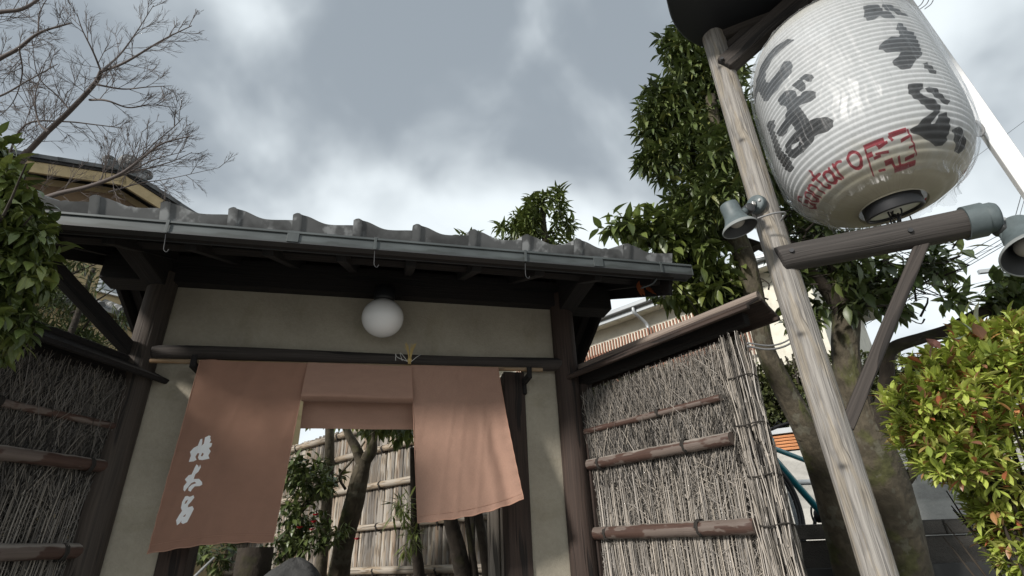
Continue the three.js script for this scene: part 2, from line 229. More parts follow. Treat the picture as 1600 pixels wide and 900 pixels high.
// blobs: [centre, [rx, ry, rz], sprig count]; sprigs of leaves at twig ends, thinned by noise into clumps
function foliage(parent, blobs, c) {
  const { leaf, size, per = 6, palette, droop = 0.1, spread = 0.9, clump = 3.0, thin = 0.42, shell = 0.45, parts = 0, name = 'crown', partName = 'leaf', stem = 0.05, outer = null } = c;
  const list = [];
  for (const [ctr, rad, count] of blobs) {
    let k = 0, guard = 0;
    while (k < count && guard++ < count * 12) {
      const d = rdir(), f = Math.pow(rnd(), shell), p = V(ctr.x + d.x * f * rad[0], ctr.y + d.y * f * rad[1], ctr.z + d.z * f * rad[2]);
      const n = fbm(p.x * clump + 31, p.y * clump + 17, p.z * clump + 5, 2); if (n < thin) continue; k++;
      const axis = d.clone().multiplyScalar(0.8).add(V(0, 0.35 - droop * 1.5, 0)).addScaledVector(rdir(), 0.55).normalize();
      let u = axis.clone().cross(rdir()).normalize(), w = axis.clone().cross(u); const m = Math.round(per * rr(0.7, 1.25)), ph = rr(0, 6.28), tint = rr(0, 1), deep = f;
      for (let i = 0; i < m; i++) {
        const a = ph + i * 2.4, lay = i / m, ld = axis.clone().multiplyScalar(lerp(1.1 - spread, 0.9, lay)).addScaledVector(u, Math.cos(a)).addScaledVector(w, Math.sin(a)).add(V(0, -droop * rr(0.4, 1.6), 0)).normalize();
        const s = size * (rnd() < 0.22 ? rr(0.35, 0.65) : rr(0.65, 1.25)), q = p.clone().addScaledVector(axis, (lay - 0.5) * stem);
        list.push({ m: frame(ld, rr(-0.5, 0.5), s, q), c: outer && rnd() < outer[0] * (0.4 + 1.2 * (1 - lay)) ? outer[1][Math.floor(rnd() * outer[1].length)] : palette[Math.min(palette.length - 1, Math.floor((tint * 0.65 + rnd() * 0.35) * palette.length))], p: q });
      }
    }
  }
  if (parts) list.sort((a, b) => a.p.distanceToSquared(camera.position) - b.p.distanceToSquared(camera.position));
  for (const l of list) l.m.premultiply(new THREE.Matrix4().makeTranslation(-parent.position.x, -parent.position.y, -parent.position.z));
  for (const l of list.splice(0, parts)) { const q = part(parent, partName, leaf, leafMat(l.c)); q.applyMatrix4(l.m); }
  const im = new THREE.InstancedMesh(leaf, M.leaf, list.length); im.name = name; im.castShadow = im.receiveShadow = true;
  list.forEach((l, i) => { im.setMatrixAt(i, l.m); const v = rr(0.8, 1.2); im.setColorAt(i, lin(l.c[0] * v, l.c[1] * v, l.c[2] * v)); });
  im.userData.kind = 'stuff'; parent.add(im); return im;
}

// ---------- setting ----------
struct('ground', new THREE.PlaneGeometry(600, 600).rotateX(-Math.PI / 2), M.gravel);  // pale ground out of view, lightened to bounce sun up under the eave
struct('garden_ground', boxAt(-8, 1.35, -0.3, 0.85, -9, -0.75, 0), M.soil);
struct('street', (() => { const s = new THREE.Shape([[2.2, 0.42], [14, -2.4], [40, 4], [40, 40], [-6, 40], [1.5, 0.9]].map(p => new THREE.Vector2(...p))); return new THREE.ExtrudeGeometry(s, { depth: 1.0, bevelEnabled: false }).rotateX(-Math.PI / 2); })(), M.asphalt);

// ---------- gate ----------
const gate = thing('gate', 'roofed entrance gate with beige plaster walls, dark timber and a grey tiled eave', 'gate');
{
  const g = gate;
  part(g, 'post', limb([[-1.105, 0, 0.03], [-1.108, 1, 0.028], [-1.115, 2.42, 0.03]], [0.066, 0.06], { sides: 16, per: 8, wob: 0.03, seed: 3 }), M.post);
  part(g, 'post', limb([[0.912, 0, 0.02], [0.910, 1.2, 0.02], [0.905, 2.45, 0.02]], [0.066, 0.062], { sides: 16, per: 8, wob: 0.03, seed: 5 }), M.brown);
  part(g, 'plaster_wall', boxAt(-1.06, 0.86, 2.05, 2.40, -0.045, 0.0, 0), M.plaster);
  part(g, 'plaster_wall', boxAt(-1.06, -0.86, 0, 2.05, -0.045, 0.0, 0), M.plaster);
  part(g, 'plaster_wall', boxAt(0.672, 0.86, 0, 2.05, -0.045, 0.0, 0), M.plaster);
  part(g, 'log_beam', limb([[-1.075, 2.012, 0.045], [-1.04, 2.018, 0.042], [-0.6, 2.026, 0.035], [0.2, 2.022, 0.035], [0.875, 2.036, 0.035]], t => t < 0.06 ? lerp(0.012, 0.034, Math.sqrt(t / 0.06)) : 0.035, { sides: 14, per: 9, wob: 0.06, seed: 9 }), M.log);
  part(g, 'door_jamb', boxAt(0.565, 0.675, 0, 1.995, -0.115, 0.012), M.brown);
  part(g, 'door_jamb', boxAt(-0.862, -0.752, 0, 1.995, -0.115, 0.012), M.brown);
  part(g, 'sliding_door', boxAt(0.500, 0.552, 0, 1.98, -0.175, -0.135), M.greywood);
  part(g, 'sliding_door', boxAt(0.56, 0.64, 0, 1.98, -0.185, -0.125), M.greywood);
  part(g, 'header_beam', boxAt(-1.38, 1.20, 2.372, 2.52, -0.07, 0.06), M.dark);
  part(g, 'purlin', limb([[-1.5, 2.62, -0.1], [1.385, 2.612, -0.1]], [0.038, 0.036], { sides: 14, per: 8, wob: 0.03 }), M.dark);
  part(g, 'purlin', boxAt(-1.40, 1.20, 2.352, 2.405, 0.40, 0.46), M.dark);
  // roof: two slopes on boards and rafters, one course of pan tiles after another
  const sl = Math.atan2(0.315, 0.72), roof = new THREE.Group(); roof.name = 'roof'; roof.position.set(0, 2.338, 0.62); g.add(roof);
  const slope = (geo) => geo.rotateX(sl);                     // local: x along eave, z from ridge (negative) to eave (0)
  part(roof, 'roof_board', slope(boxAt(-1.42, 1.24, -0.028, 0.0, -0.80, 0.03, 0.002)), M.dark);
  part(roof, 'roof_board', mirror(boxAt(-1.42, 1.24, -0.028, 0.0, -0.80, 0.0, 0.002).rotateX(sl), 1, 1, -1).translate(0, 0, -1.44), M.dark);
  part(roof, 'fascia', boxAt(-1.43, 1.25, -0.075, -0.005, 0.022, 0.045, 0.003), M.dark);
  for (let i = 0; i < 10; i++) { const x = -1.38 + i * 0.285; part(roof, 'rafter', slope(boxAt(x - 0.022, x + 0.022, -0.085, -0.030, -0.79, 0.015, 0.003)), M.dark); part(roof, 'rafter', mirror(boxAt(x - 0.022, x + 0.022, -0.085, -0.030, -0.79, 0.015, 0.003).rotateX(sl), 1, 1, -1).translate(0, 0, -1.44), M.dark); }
  part(roof, 'verge_board', slope(boxAt(1.243, 1.265, -0.13, 0.035, -0.79, 0.03, 0.003)), M.dark);
  part(roof, 'verge_board', mirror(boxAt(1.243, 1.265, -0.13, 0.035, -0.79, 0.03, 0.003).rotateX(sl), 1, 1, -1).translate(0, 0, -1.44), M.dark);
  part(roof, 'verge_board', slope(boxAt(-1.445, -1.423, -0.13, 0.035, -0.79, 0.03, 0.003)), M.dark);
  part(roof, 'verge_board', mirror(boxAt(-1.445, -1.423, -0.13, 0.035, -0.79, 0.03, 0.003).rotateX(sl), 1, 1, -1).translate(0, 0, -1.44), M.dark);
  const w = 0.2375, prof = u => u < 0.14 ? 0.026 + 0.009 * Math.sin(Math.PI * (u / 0.14) * 0.9) : 0.0288 * (0.5 + 0.5 * Math.cos(Math.PI * clamp((u - 0.14) / 0.44))) ** 1.15 + 0.006 * sstep(0.6, 1, u);
  const panTile = (eave, k) => { // curved clay tile with turned-down front lip
    const L = 0.285, n = 22, th = 0.02, top = (u, v) => V(u * w * 1.05, prof(u) + th + 0.012, -L + v * L), s = [];
    const jx = (hash3(k, 3, 1) - 0.5) * 0.006, lipB = eave ? 0.050 : 0.022;
    s.push(grid(n, 3, (u, v) => top(u, v)));
    s.push(grid(n, 1, (u, v) => { const p = top(u, 1); p.z += 0.001; p.y = lerp(p.y, 0.032 - lipB, v); if (u < 0.14 && eave) p.z += 0.006; return p; }));
    s.push(grid(n, 3, (u, v) => top(u, 1 - v).add(V(0, -th, 0))));
    s.push(grid(1, 3, (u, v) => top(0, v).add(V(0, -u * th, 0)))); s.push(grid(1, 3, (u, v) => top(1, v).add(V(0, -u * th, 0))));
    if (eave) { s.push(grid(4, 1, (u, v) => { const p = top(u * 0.14, 1); p.y += 0.001; p.z += v * 0.007; return p; })); s.push(grid(1, 1, (u, v) => { const p = top(0.145, 1); p.y = lerp(p.y + 0.001, 0.032 - 0.050, v); p.z += u * 0.007; return p; })); }
    const m = mergeGeometries(s.map(q => { const p = q.attributes.position, uv = q.attributes.uv; for (let i = 0; i < p.count; i++) uv.setXY(i, p.getX(i) + k * 0.171, p.getZ(i) + p.getY(i) + k * 0.113); return q; }));
    return m.rotateZ((hash3(k, 5, 2) - 0.5) * 0.02).translate(jx, 0, 0);
  };
  const eaveT = [0, 1, 2, 3, 4, 5].map(k => slope(panTile(true, k))), upT = [0, 1, 2].map(k => slope(panTile(false, k + 9)));
  for (let r = 0; r < 3; r++) for (let i = 0; i < 11; i++) {
    const q = part(roof, 'tile', r ? upT[(i * 2 + r) % 3] : eaveT[(i * 5) % 6], M.tile), back = r * 0.25;
    q.position.set(-1.384 + i * w, Math.sin(sl) * back + r * 0.012, 0.062 - Math.cos(sl) * back);
  }
  for (let r = 0; r < 3; r++) part(roof, 'ridge_tile', boxAt(-1.45, 1.27, 0.33 + r * 0.03, 0.357 + r * 0.03, -0.80 + r * 0.012, -0.64 - r * 0.012, 0.006), M.tile);
  // gutter with its brackets
  const gut = new THREE.Group(); gut.name = 'gutter'; gut.position.set(0, 2.30, 0.70); g.add(gut);
  part(gut, 'gutter_front', boxAt(-1.47, 1.322, -0.030, 0.012, -0.005, 0, 0), M.gutter);
  part(gut, 'gutter_lip', boxAt(-1.47, 1.323, 0.006, 0.017, 0.0005, 0.007, 0.002), M.gutter);
  part(gut, 'gutter_floor', boxAt(-1.47, 1.322, -0.036, -0.0305, -0.060, 0.002, 0), M.lampin);  // floor and back near-black: shade under the gutter put into the colour
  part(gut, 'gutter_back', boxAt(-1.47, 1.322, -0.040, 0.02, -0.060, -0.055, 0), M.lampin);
  part(gut, 'gutter_end', boxAt(1.3225, 1.326, -0.036, 0.015, -0.060, 0.004, 0), M.gutter);
  for (const x of [-0.866, -0.105, 0.525, 1.165]) {
    part(gut, 'gutter_strap', boxAt(x - 0.0055, x + 0.0055, -0.038, 0.0185, 0.0075, 0.009, 0.0005), M.gutter);
    if (x < 1) part(gut, 'gutter_hook', limb([[x, -0.038, -0.004], [x + 0.001, -0.070, -0.012], [x + 0.004, -0.100, -0.016], [x + 0.014, -0.108, -0.016], [x + 0.020, -0.096, -0.016]], [0.0022, 0.0019], { sides: 6, per: 4 }), M.iron);
  }
  for (const x of [-0.42, 0.86]) part(gut, 'gutter_joint', boxAt(x - 0.022, x + 0.022, -0.032, 0.0185, 0.0012, 0.0065, 0.001), M.gutter);
  part(gut, 'gutter_hanger', limb([[1.16, -0.047, -0.04], [1.15, -0.06, -0.07], [1.10, -0.075, -0.09]], [0.004, 0.004], { sides: 6, per: 3 }), M.gutter);
  // bracing under the eave ends
  part(g, 'brace', bar(V(-1.145, 2.005, 0.035), V(-1.36, 2.245, 0.50), 0.045, 0.055), M.dark);
  part(g, 'bracket_arm', bar(V(-1.13, 2.40, -0.10), V(-1.13, 2.42, 0.46), 0.09, 0.13), M.dark);
  part(g, 'bracket_arm', bar(V(0.925, 2.40, -0.10), V(0.925, 2.42, 0.46), 0.09, 0.13), M.dark);
  part(g, 'rear_post', boxAt(0.955, 1.03, 0, 2.42, -0.42, -0.34), M.dark);
  part(g, 'rear_post', boxAt(-1.21, -1.13, 0, 2.42, -0.42, -0.34), M.dark);
  // hooks that carry the curtain rod
  for (const x of [-0.865, 0.672]) part(g, 'rod_hook', mergeGeometries([boxAt(x - 0.012, x + 0.012, 1.925, 1.955, 0.0, 0.135, 0.004), bar(V(x, 1.93, 0.01), V(x, 1.875, 0.004).add(V(0, 0, 0.01)), 0.02, 0.03), boxAt(x - 0.012, x + 0.012, 1.95, 1.985, 0.12, 0.135, 0.003)]), M.dark);
}
solo('curtain_rod', bambooRod(V(-1.045, 1.958, 0.105), V(0.748, 1.980, 0.105), 0.0105, 0.26, 0.1), M.rod, 'thin bamboo rod across the doorway that carries the brown curtain', 'rod');

// ---------- curtain ----------
{
  const glyphs = [[[0.143,0.572],[0.147,0.539],[0.131,0.52],[0.153,0.5],[0.185,0.49],[0.192,0.457],[0.207,0.453],[0.214,0.47],[0.217,0.493],[0.232,0.48],[0.229,0.447],[0.256,0.437],[0.272,0.44],[0.271,0.45],[0.284,0.464],[0.276,0.477],[0.3,0.48],[0.3,0.497],[0.283,0.506],[0.305,0.523],[0.295,0.545],[0.31,0.562],[0.256,0.568],[0.225,0.565],[0.213,0.552],[0.217,0.532],[0.201,0.529],[0.188,0.549],[0.205,0.565],[0.183,0.572]],[[0.158,0.714],[0.155,0.696],[0.172,0.677],[0.15,0.662],[0.172,0.643],[0.196,0.64],[0.207,0.606],[0.215,0.59],[0.231,0.596],[0.243,0.609],[0.247,0.593],[0.257,0.606],[0.246,0.628],[0.226,0.64],[0.221,0.665],[0.266,0.666],[0.298,0.684],[0.305,0.697],[0.286,0.703],[0.246,0.702],[0.231,0.715],[0.222,0.727],[0.2,0.72],[0.198,0.705],[0.218,0.693],[0.255,0.687],[0.236,0.678],[0.209,0.684],[0.185,0.708],[0.171,0.723]],[[0.177,0.804],[0.174,0.774],[0.187,0.749],[0.204,0.748],[0.228,0.754],[0.255,0.748],[0.265,0.76],[0.248,0.778],[0.23,0.793],[0.232,0.806],[0.268,0.802],[0.285,0.817],[0.271,0.847],[0.256,0.878],[0.225,0.884],[0.207,0.875],[0.211,0.863],[0.195,0.88],[0.18,0.886],[0.163,0.862],[0.177,0.839],[0.193,0.819]]], holes = [[[0.232,0.545],[0.241,0.529],[0.254,0.536],[0.246,0.549]],[[0.198,0.787],[0.202,0.772],[0.219,0.766],[0.211,0.784]],[[0.21,0.849],[0.229,0.837],[0.229,0.849]]];
  const W = 1024, H = 1536, cv = document.createElement('canvas'); cv.width = W; cv.height = H; const x = cv.getContext('2d');
  x.fillStyle = '#9b7562'; x.fillRect(0, 0, W, H);
  x.fillStyle = '#ffffff'; for (const p of glyphs) { x.beginPath(); p.forEach(([a, b], i) => i ? x.lineTo(a * W, b * H) : x.moveTo(a * W, b * H)); x.closePath(); x.fill(); x.lineWidth = 2; x.lineJoin = 'round'; x.strokeStyle = '#ffffff'; x.stroke(); }
  x.fillStyle = '#9b7562'; for (const p of holes) { x.beginPath(); p.forEach(([a, b], i) => i ? x.lineTo(a * W, b * H) : x.moveTo(a * W, b * H)); x.closePath(); x.fill(); }
  const im = x.getImageData(0, 0, W, H).data, d = new Uint8Array(W * H * 4);
  for (let j = 0; j < H; j++) for (let i = 0; i < W; i++) { const o = (j * W + i) * 4, q = ((H - 1 - j) * W + i) * 4, n = (im[o] > 225 ? 0.97 : 0.93 + 0.06 * fbm(i / 90, j / 60, 4, 5)) + 0.07 * (hash3(i, j, 1) - 0.5); for (let c = 0; c < 3; c++) d[q + c] = Math.min(255, im[o + c] * n); d[q + 3] = 255; }
  const t = new THREE.DataTexture(d, W, H, THREE.RGBAFormat); t.colorSpace = THREE.SRGBColorSpace; t.magFilter = THREE.LinearFilter; t.needsUpdate = true;
  const o = { physical: true, roughness: 0.95, bumpMap: T.cloth, bumpScale: 0.0006, sheen: 0.3, sheenRoughness: 0.6, transmission: 0.10, thickness: 0 };
  T.cloth.repeat.set(6, 10);
  const print = mat([1, 1, 1], { map: t, ...o });
  const pd = new Uint8Array(256 * 256 * 4); for (let j = 0; j < 256; j++) for (let i = 0; i < 256; i++) { const k = (j * 256 + i) * 4, n = 0.93 + 0.06 * fbm(i / 24, j / 16, 8, 5) + 0.07 * (hash3(i, j, 5) - 0.5); pd.set([166 * n, 131 * n, 113 * n, 255], k); }  // plain panels paler than the lettered one: sunlight put into the cloth colour
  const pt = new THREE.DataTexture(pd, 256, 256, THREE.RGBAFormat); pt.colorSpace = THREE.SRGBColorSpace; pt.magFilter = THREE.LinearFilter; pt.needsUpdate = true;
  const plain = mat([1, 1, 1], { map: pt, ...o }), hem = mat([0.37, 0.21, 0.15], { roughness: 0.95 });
  const c = thing('doorway_curtain', 'reddish brown cloth shop curtain in three panels hung across the gate opening', 'curtain', [-0.15, 1.965, 0.105]);
  const ox = 0.15, oy = -1.965, oz = -0.105; // panel points below are in world metres
  const panel = (TL, TR, BL, BR, wave, belly) => (u, v) => {
    const p = TL.clone().lerp(TR, u).lerp(BL.clone().lerp(BR, u), v);
    p.z += wave(u, v) + belly * Math.sin(Math.PI * v) * (0.4 + 0.6 * Math.sin(Math.PI * u));
    const edge = Math.min(u, 1 - u); p.y += 0.004 * Math.sin(u * 34) * sstep(0.97, 1, v) * 0.5; p.z += 0.0035 * Math.sin(v * 70 + u * 3) * Math.exp(-edge * 22) * v;
    return p.add(V(ox, oy, oz));
  };
  const fine = (s) => (u, v) => 0.022 * (fbm(u * 3.4 + s, v * 1.3 + s, s, 3) - 0.5) * (0.35 + v) + 0.0035 * (fbm(u * 9 + s + v * 4, v * 5 + s, s + 3, 3) - 0.5) + 0.0035 * Math.pow(1 - Math.abs(fbm(u * 5 + v * 1.6 + s, v * 0.9, s + 9, 2) - 0.5) * 2, 10) + 0.006 * Math.sin(u * 9 + s + v * 2) * v * v;
  const Lf = panel(V(-0.842, 1.963, 0.118), V(-0.388, 1.967, 0.118), V(-0.862, 1.192, 0.128), V(-0.417, 1.216, 0.15), (u, v) => fine(1)(u, v) + 0.02 * Math.exp(-(((u - 0.12 - 0.25 * v) / 0.09) ** 2)) * Math.exp(-v * 4), 0.012);
  const Rf = panel(V(0.085, 1.976, 0.118), V(0.512, 1.980, 0.118), V(0.142, 1.270, 0.19), V(0.586, 1.352, 0.25), (u, v) => fine(4)(u, v) + 0.026 * v * Math.sin(u * 5.5 - 0.9 + v * 1.2) - 0.02 * Math.exp(-(((u - 0.78 - 0.1 * v) / 0.06) ** 2)) * v, -0.03);
  const nice = (P, n, m, flip) => grid(n, m, (u, v) => P(u, v), (u, v) => [u, 1 - v]);
  const shaped = (P, cut) => (u, v) => { const q = P(u, v); q.y += cut(u) * v * v; return q; };
  const Ls = shaped(Lf, u => 0.014 * Math.sin(Math.PI * u)), Rs = shaped(Rf, u => -0.022 * Math.sin(Math.PI * u * 0.9) + 0.006 * u);
  const pl = part(c, 'curtain_panel', nice(Ls, 40, 60), print); pl.userData.label = 'left panel with three white brushed characters';
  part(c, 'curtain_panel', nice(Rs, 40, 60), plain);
  const front = (u, v) => V(lerp(-0.388, 0.086 + 0.014 * v, u) - 0.004 * (1 - u) * v, 0, 0).add(v < 0.82 ? V(0, lerp(1.968, 1.802, v / 0.82), 0.125 + 0.034 * (v / 0.82) + 0.004 * Math.sin(u * 6)) : V(0, 1.802 - 0.014 * Math.sin((v - 0.82) / 0.18 * Math.PI), 0.159 - 0.07 * (v - 0.82) / 0.18)).add(V(ox, oy, oz));
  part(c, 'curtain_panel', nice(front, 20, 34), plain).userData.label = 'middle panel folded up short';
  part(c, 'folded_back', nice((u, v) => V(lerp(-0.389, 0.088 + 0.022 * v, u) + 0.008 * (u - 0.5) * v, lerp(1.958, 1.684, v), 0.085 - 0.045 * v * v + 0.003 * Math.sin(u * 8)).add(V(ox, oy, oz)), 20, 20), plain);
  const along = (P, f, n) => { const a = []; for (let i = 0; i <= n; i++) a.push(P(...f(i / n)).add(V(0, 0, 0.001))); return a; };
  for (const P of [Ls, Rs]) part(c, 'hem', mergeGeometries([limb(along(P, t => [t, 0.999], 24), [0.0022, 0.0022], { sides: 6, exact: true }), limb(along(P, t => [0.001, t], 40), [0.0018, 0.0018], { sides: 6, exact: true }), limb(along(P, t => [0.999, t], 40), [0.0018, 0.0018], { sides: 6, exact: true }), limb(along(P, t => [t, 0.962], 24), [0.0009, 0.0009], { sides: 4, exact: true })]), hem);
}
{
  const g = thing('globe_lamp', 'round white glass globe lamp hanging under the dark eave above the curtain', 'lamp', [-0.068, 2.215, 0.12]);
  part(g, 'globe', new THREE.SphereGeometry(0.1, 48, 32).scale(1.02, 0.97, 1.02), M.globe);
  part(g, 'holder', lathe([[0, 0.165], [0.05, 0.165], [0.052, 0.105], [0.046, 0.085], [0.0, 0.08]], 28), M.black);
  part(g, 'stem', boxAt(-0.03, 0.03, 0.14, 0.185, -0.10, 0.02, 0.004), M.black);
}
{
  const g = thing('straw_charm', 'small fan of yellow straw tied with white paper cord above the curtain', 'ornament', [0.075, 1.99, 0.125]), s = [];
  for (let i = 0; i < 22; i++) { const a = rr(-0.32, 0.32), L = rr(0.075, 0.10); s.push(limb([[rr(-0.006, 0.006), -0.01, rr(-0.004, 0.004)], [a * 0.035, 0.05, rr(-0.004, 0.006)], [a * 0.09 + rr(-0.004, 0.004), L, rr(-0.01, 0.01)]], [0.0022, 0.0014], { sides: 4, per: 3 })); }
  part(g, 'straw_fan', mergeGeometries(s), M.straw);
  part(g, 'band', lathe([[0.009, 0.0], [0.011, 0.004], [0.011, 0.012], [0.009, 0.016]], 12), M.straw);
  part(g, 'paper_cord', mergeGeometries([limb([[-0.01, 0, 0.005], [-0.04, 0.035, 0.01], [-0.047, 0.04, 0.01], [-0.035, 0.0, 0.01]], [0.0010, 0.0008], { sides: 5 }), limb([[-0.01, 0, 0.005], [-0.062, 0.02, 0.01], [-0.068, 0.035, 0.01], [-0.066, 0.0, 0.01]], [0.0010, 0.0008], { sides: 5 }), limb([[0.008, 0, 0.005], [0.03, 0.02, 0.01], [0.05, 0.035, 0.01]], [0.0010, 0.0008], { sides: 5 })]), M.paperwhite);
}

// ---------- brushwood sleeve fences ----------
function twigGeo(seed, segs, bendy) { const p = []; for (let i = 0; i <= segs; i++) { const t = i / segs; p.push(V((fbm(seed * 3.1 + t * 2.2, seed, 1, 2) - 0.5) * bendy, t, (fbm(seed * 5.7 + t * 2.2, seed + 4, 1, 2) - 0.5) * bendy)); } for (const q of p.slice(0)) q.sub(V(p[0].x * (1 - q.y), 0, p[0].z * (1 - q.y))); return p; }
function twigs(parent, name, items, m) { // items: {p, d, L, r, c}; a few bent forms, scaled to length and thickness
  const forms = [0, 1, 2].map(k => ({ P: twigGeo(k + 1, 5, 0.10) }));
  for (let k = 0; k < 3; k++) {
    const mine = items.filter((_, i) => i % 3 === k); if (!mine.length) continue;
    const geo = limb(forms[k].P, [0.014, 0.008], { sides: 5, exact: true, cap: false });
    const im = new THREE.InstancedMesh(geo, m, mine.length); im.name = name; im.castShadow = im.receiveShadow = true; im.userData.kind = 'stuff';
    mine.forEach((t, i) => { const mm = frame(t.d, rr(0, 6.28), 1, t.p), thick = t.r / 0.014; mm.multiply(new THREE.Matrix4().makeScale(thick, t.L, thick)); im.setMatrixAt(i, mm); im.setColorAt(i, lin(...t.c)); });
    parent.add(im);
  }
}
function brushFence(side, name, label, P0, turn, tint, copH) {
  const CM = side > 0 ? M.coping : M.dark, CB = side > 0 ? M.brown : M.dark;  // left coping and board undersides get darker wood: shade put into the colour
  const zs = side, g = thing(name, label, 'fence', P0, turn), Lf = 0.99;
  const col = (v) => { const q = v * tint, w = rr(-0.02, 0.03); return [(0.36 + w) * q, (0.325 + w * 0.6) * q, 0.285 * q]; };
  const Z = z => z * zs, items = [];
  // coarse stems, nearly upright
  for (let i = 0; i < 420; i++) { const s = rr(0.03, 0.88), lean = 0.10 * (s - 0.45) + rr(-0.06, 0.06), y0 = rr(0.0, 0.5), L = rr(0.9, 1.3); items.push({ p: V(s, y0, Z(rr(-0.01, 0.014))), d: V(lean, 1, Z(rr(-0.012, 0.012))), L, r: rr(0.0018, 0.0034), c: col(rr(0.4, 1.1)) }); }
  for (let s = 0.03; s < 0.88; s += rr(0.006, 0.010)) items.push({ p: V(s - 0.07 * (s - 0.5), rr(0.3, 0.6), Z(0.013)), d: V(0.12 * (s - 0.5) + rr(-0.025, 0.025), 1, Z(0.002)), L: rr(0.85, 1.05), r: rr(0.0021, 0.0034), c: col(rr(0.8, 1.75)) });
  // side twigs between the stems: herringbone
  for (let i = 0; i < 4200; i++) { const s = rr(0.03, 0.9), y = rr(0.75, 1.56), a = (rnd() < 0.5 ? -1 : 1) * rr(0.35, 1.15); items.push({ p: V(s, y, Z(rr(-0.014, 0.012))), d: V(Math.sin(a), Math.cos(a), Z(rr(-0.12, 0.12))), L: rr(0.06, 0.16), r: rr(0.0009, 0.0019), c: col(Math.pow(rnd(), 1.4) * 1.5 + 0.15) }); }
  // fine tips that lean both ways towards the top
  for (let i = 0; i < 4200; i++) { const s = rr(0.03, 0.9), y = rr(1.38, 1.70), a = rr(-0.55, 0.55) + 0.25 * (s - 0.4); const L = Math.min(rr(0.16, 0.34), (1.885 - y) * 1.05); if (L < 0.05) continue; items.push({ p: V(s, y, Z(rr(-0.02, 0.022))), d: V(Math.sin(a), Math.cos(a), Z(rr(-0.1, 0.12))), L, r: rr(0.0010, 0.0021), c: col(Math.pow(rnd(), 2.0) * 1.3 + 0.10) }); }
  for (let i = 0; i < 1500; i++) { const s = rr(0.03, 0.9), y = rr(1.6, 1.82), a = rr(-0.8, 0.8); const L = Math.min(rr(0.06, 0.15), (1.885 - y)); items.push({ p: V(s, y, Z(rr(-0.02, 0.035))), d: V(Math.sin(a), Math.cos(a), Z(rr(-0.1, 0.3))), L, r: rr(0.0008, 0.0015), c: col(rr(0.5, 1.35)) }); }
  // dark inner layer
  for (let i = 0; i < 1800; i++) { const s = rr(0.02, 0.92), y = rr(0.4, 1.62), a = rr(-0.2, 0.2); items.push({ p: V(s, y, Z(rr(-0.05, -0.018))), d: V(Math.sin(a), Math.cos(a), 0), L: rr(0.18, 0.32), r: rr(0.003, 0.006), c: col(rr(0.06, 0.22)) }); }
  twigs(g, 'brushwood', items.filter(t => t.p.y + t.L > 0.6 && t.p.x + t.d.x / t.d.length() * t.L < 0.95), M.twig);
  // end bundle, tied with dark cord
  const bun = [];
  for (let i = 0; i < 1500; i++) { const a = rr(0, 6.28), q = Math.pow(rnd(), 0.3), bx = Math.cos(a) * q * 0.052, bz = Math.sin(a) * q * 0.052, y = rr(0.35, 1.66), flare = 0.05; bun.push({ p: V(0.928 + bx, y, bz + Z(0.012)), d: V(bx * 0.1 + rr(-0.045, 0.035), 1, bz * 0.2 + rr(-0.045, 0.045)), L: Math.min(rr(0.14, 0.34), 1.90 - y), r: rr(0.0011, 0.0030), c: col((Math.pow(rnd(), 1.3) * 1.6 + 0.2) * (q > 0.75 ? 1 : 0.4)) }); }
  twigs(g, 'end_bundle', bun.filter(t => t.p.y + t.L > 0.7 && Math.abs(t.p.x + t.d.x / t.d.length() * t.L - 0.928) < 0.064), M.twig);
  for (const y of [0.4, 0.75, 1.04, 1.20, 1.36, 1.54, 1.72]) { const P = []; for (let i = 0; i <= 20; i++) { const a = i / 20 * 6.2832; P.push(V(0.928 + Math.cos(a) * 0.058, y + 0.004 * Math.sin(a * 3), Math.sin(a) * 0.058 + Z(0.012))); } part(g, 'tie', limb(P, [0.0028, 0.0028], { sides: 5, exact: true }), M.cord); }
  // split bamboo rails with cord lashings
  for (const [y, r, s1, ph] of [[1.672, 0.0145, 0.835, 0.08], [1.513, 0.025, 0.845, 0.02], [1.207, 0.027, 0.865, 0.12], [0.80, 0.027, 0.865, 0.07], [0.42, 0.027, 0.865, 0.17]]) {
    const rail = part(g, 'bamboo_rail', bambooRod(V(0.0, y + 0.006, Z(0.034)), V(s1, y - 0.006, Z(0.036)), r, 0.235, ph, { wob: r < 0.02 ? 0.12 : 0.03, sides: 14 }), M.smoked);
    for (const s of r < 0.02 ? [0.52] : [0.13, 0.63]) { const P = []; for (let k = 0; k < 3; k++) for (let i = 0; i < 10; i++) { const a = i / 10 * 6.2832; P.push(V(s + (k - 1) * 0.006 + i * 0.0006, y + Math.sin(a) * (r + 0.004), Z(0.034) + Math.cos(a) * (r + 0.004))); } part(rail, 'lashing', limb(P, [0.0026, 0.0026], { sides: 5, exact: true }), M.cord); }
  }
  part(g, 'frame_post', boxAt(0.0, 0.055, 0, 1.93, -0.035, 0.035, 0.006), side < 0 ? M.post : M.brown);
  part(g, 'frame_post', boxAt(-0.06, -0.003, 0, 1.90, -0.03, 0.03, 0.006), M.dark);
  // small board coping
  const c = new THREE.Group(); c.name = 'coping'; c.position.set(0, copH, 0); g.add(c);
  part(c, 'coping_ridge', limb([[-0.04, 0.014, 0], [0.4, 0.017, 0], [1.075, 0.012, 0]], [0.021, 0.020], { sides: 12, per: 8, wob: 0.05 }), CM);
  for (const z of [1, -1]) { part(c, 'coping_board', bar(V(0.51, 0.002, 0.008 * z), V(0.51, -0.058, 0.118 * z), 1.13, 0.013, 0.002, V(0, 1, 0)), CB); part(c, 'coping_batten', boxAt(-0.05, 1.077, -0.070, -0.054, 0.108 * z - 0.010, 0.108 * z + 0.010, 0.003), CB); }
  part(c, 'coping_beam', boxAt(0.0, 1.0, -0.085, -0.035, -0.022, 0.022, 0.004), M.dark);
  return g;
}
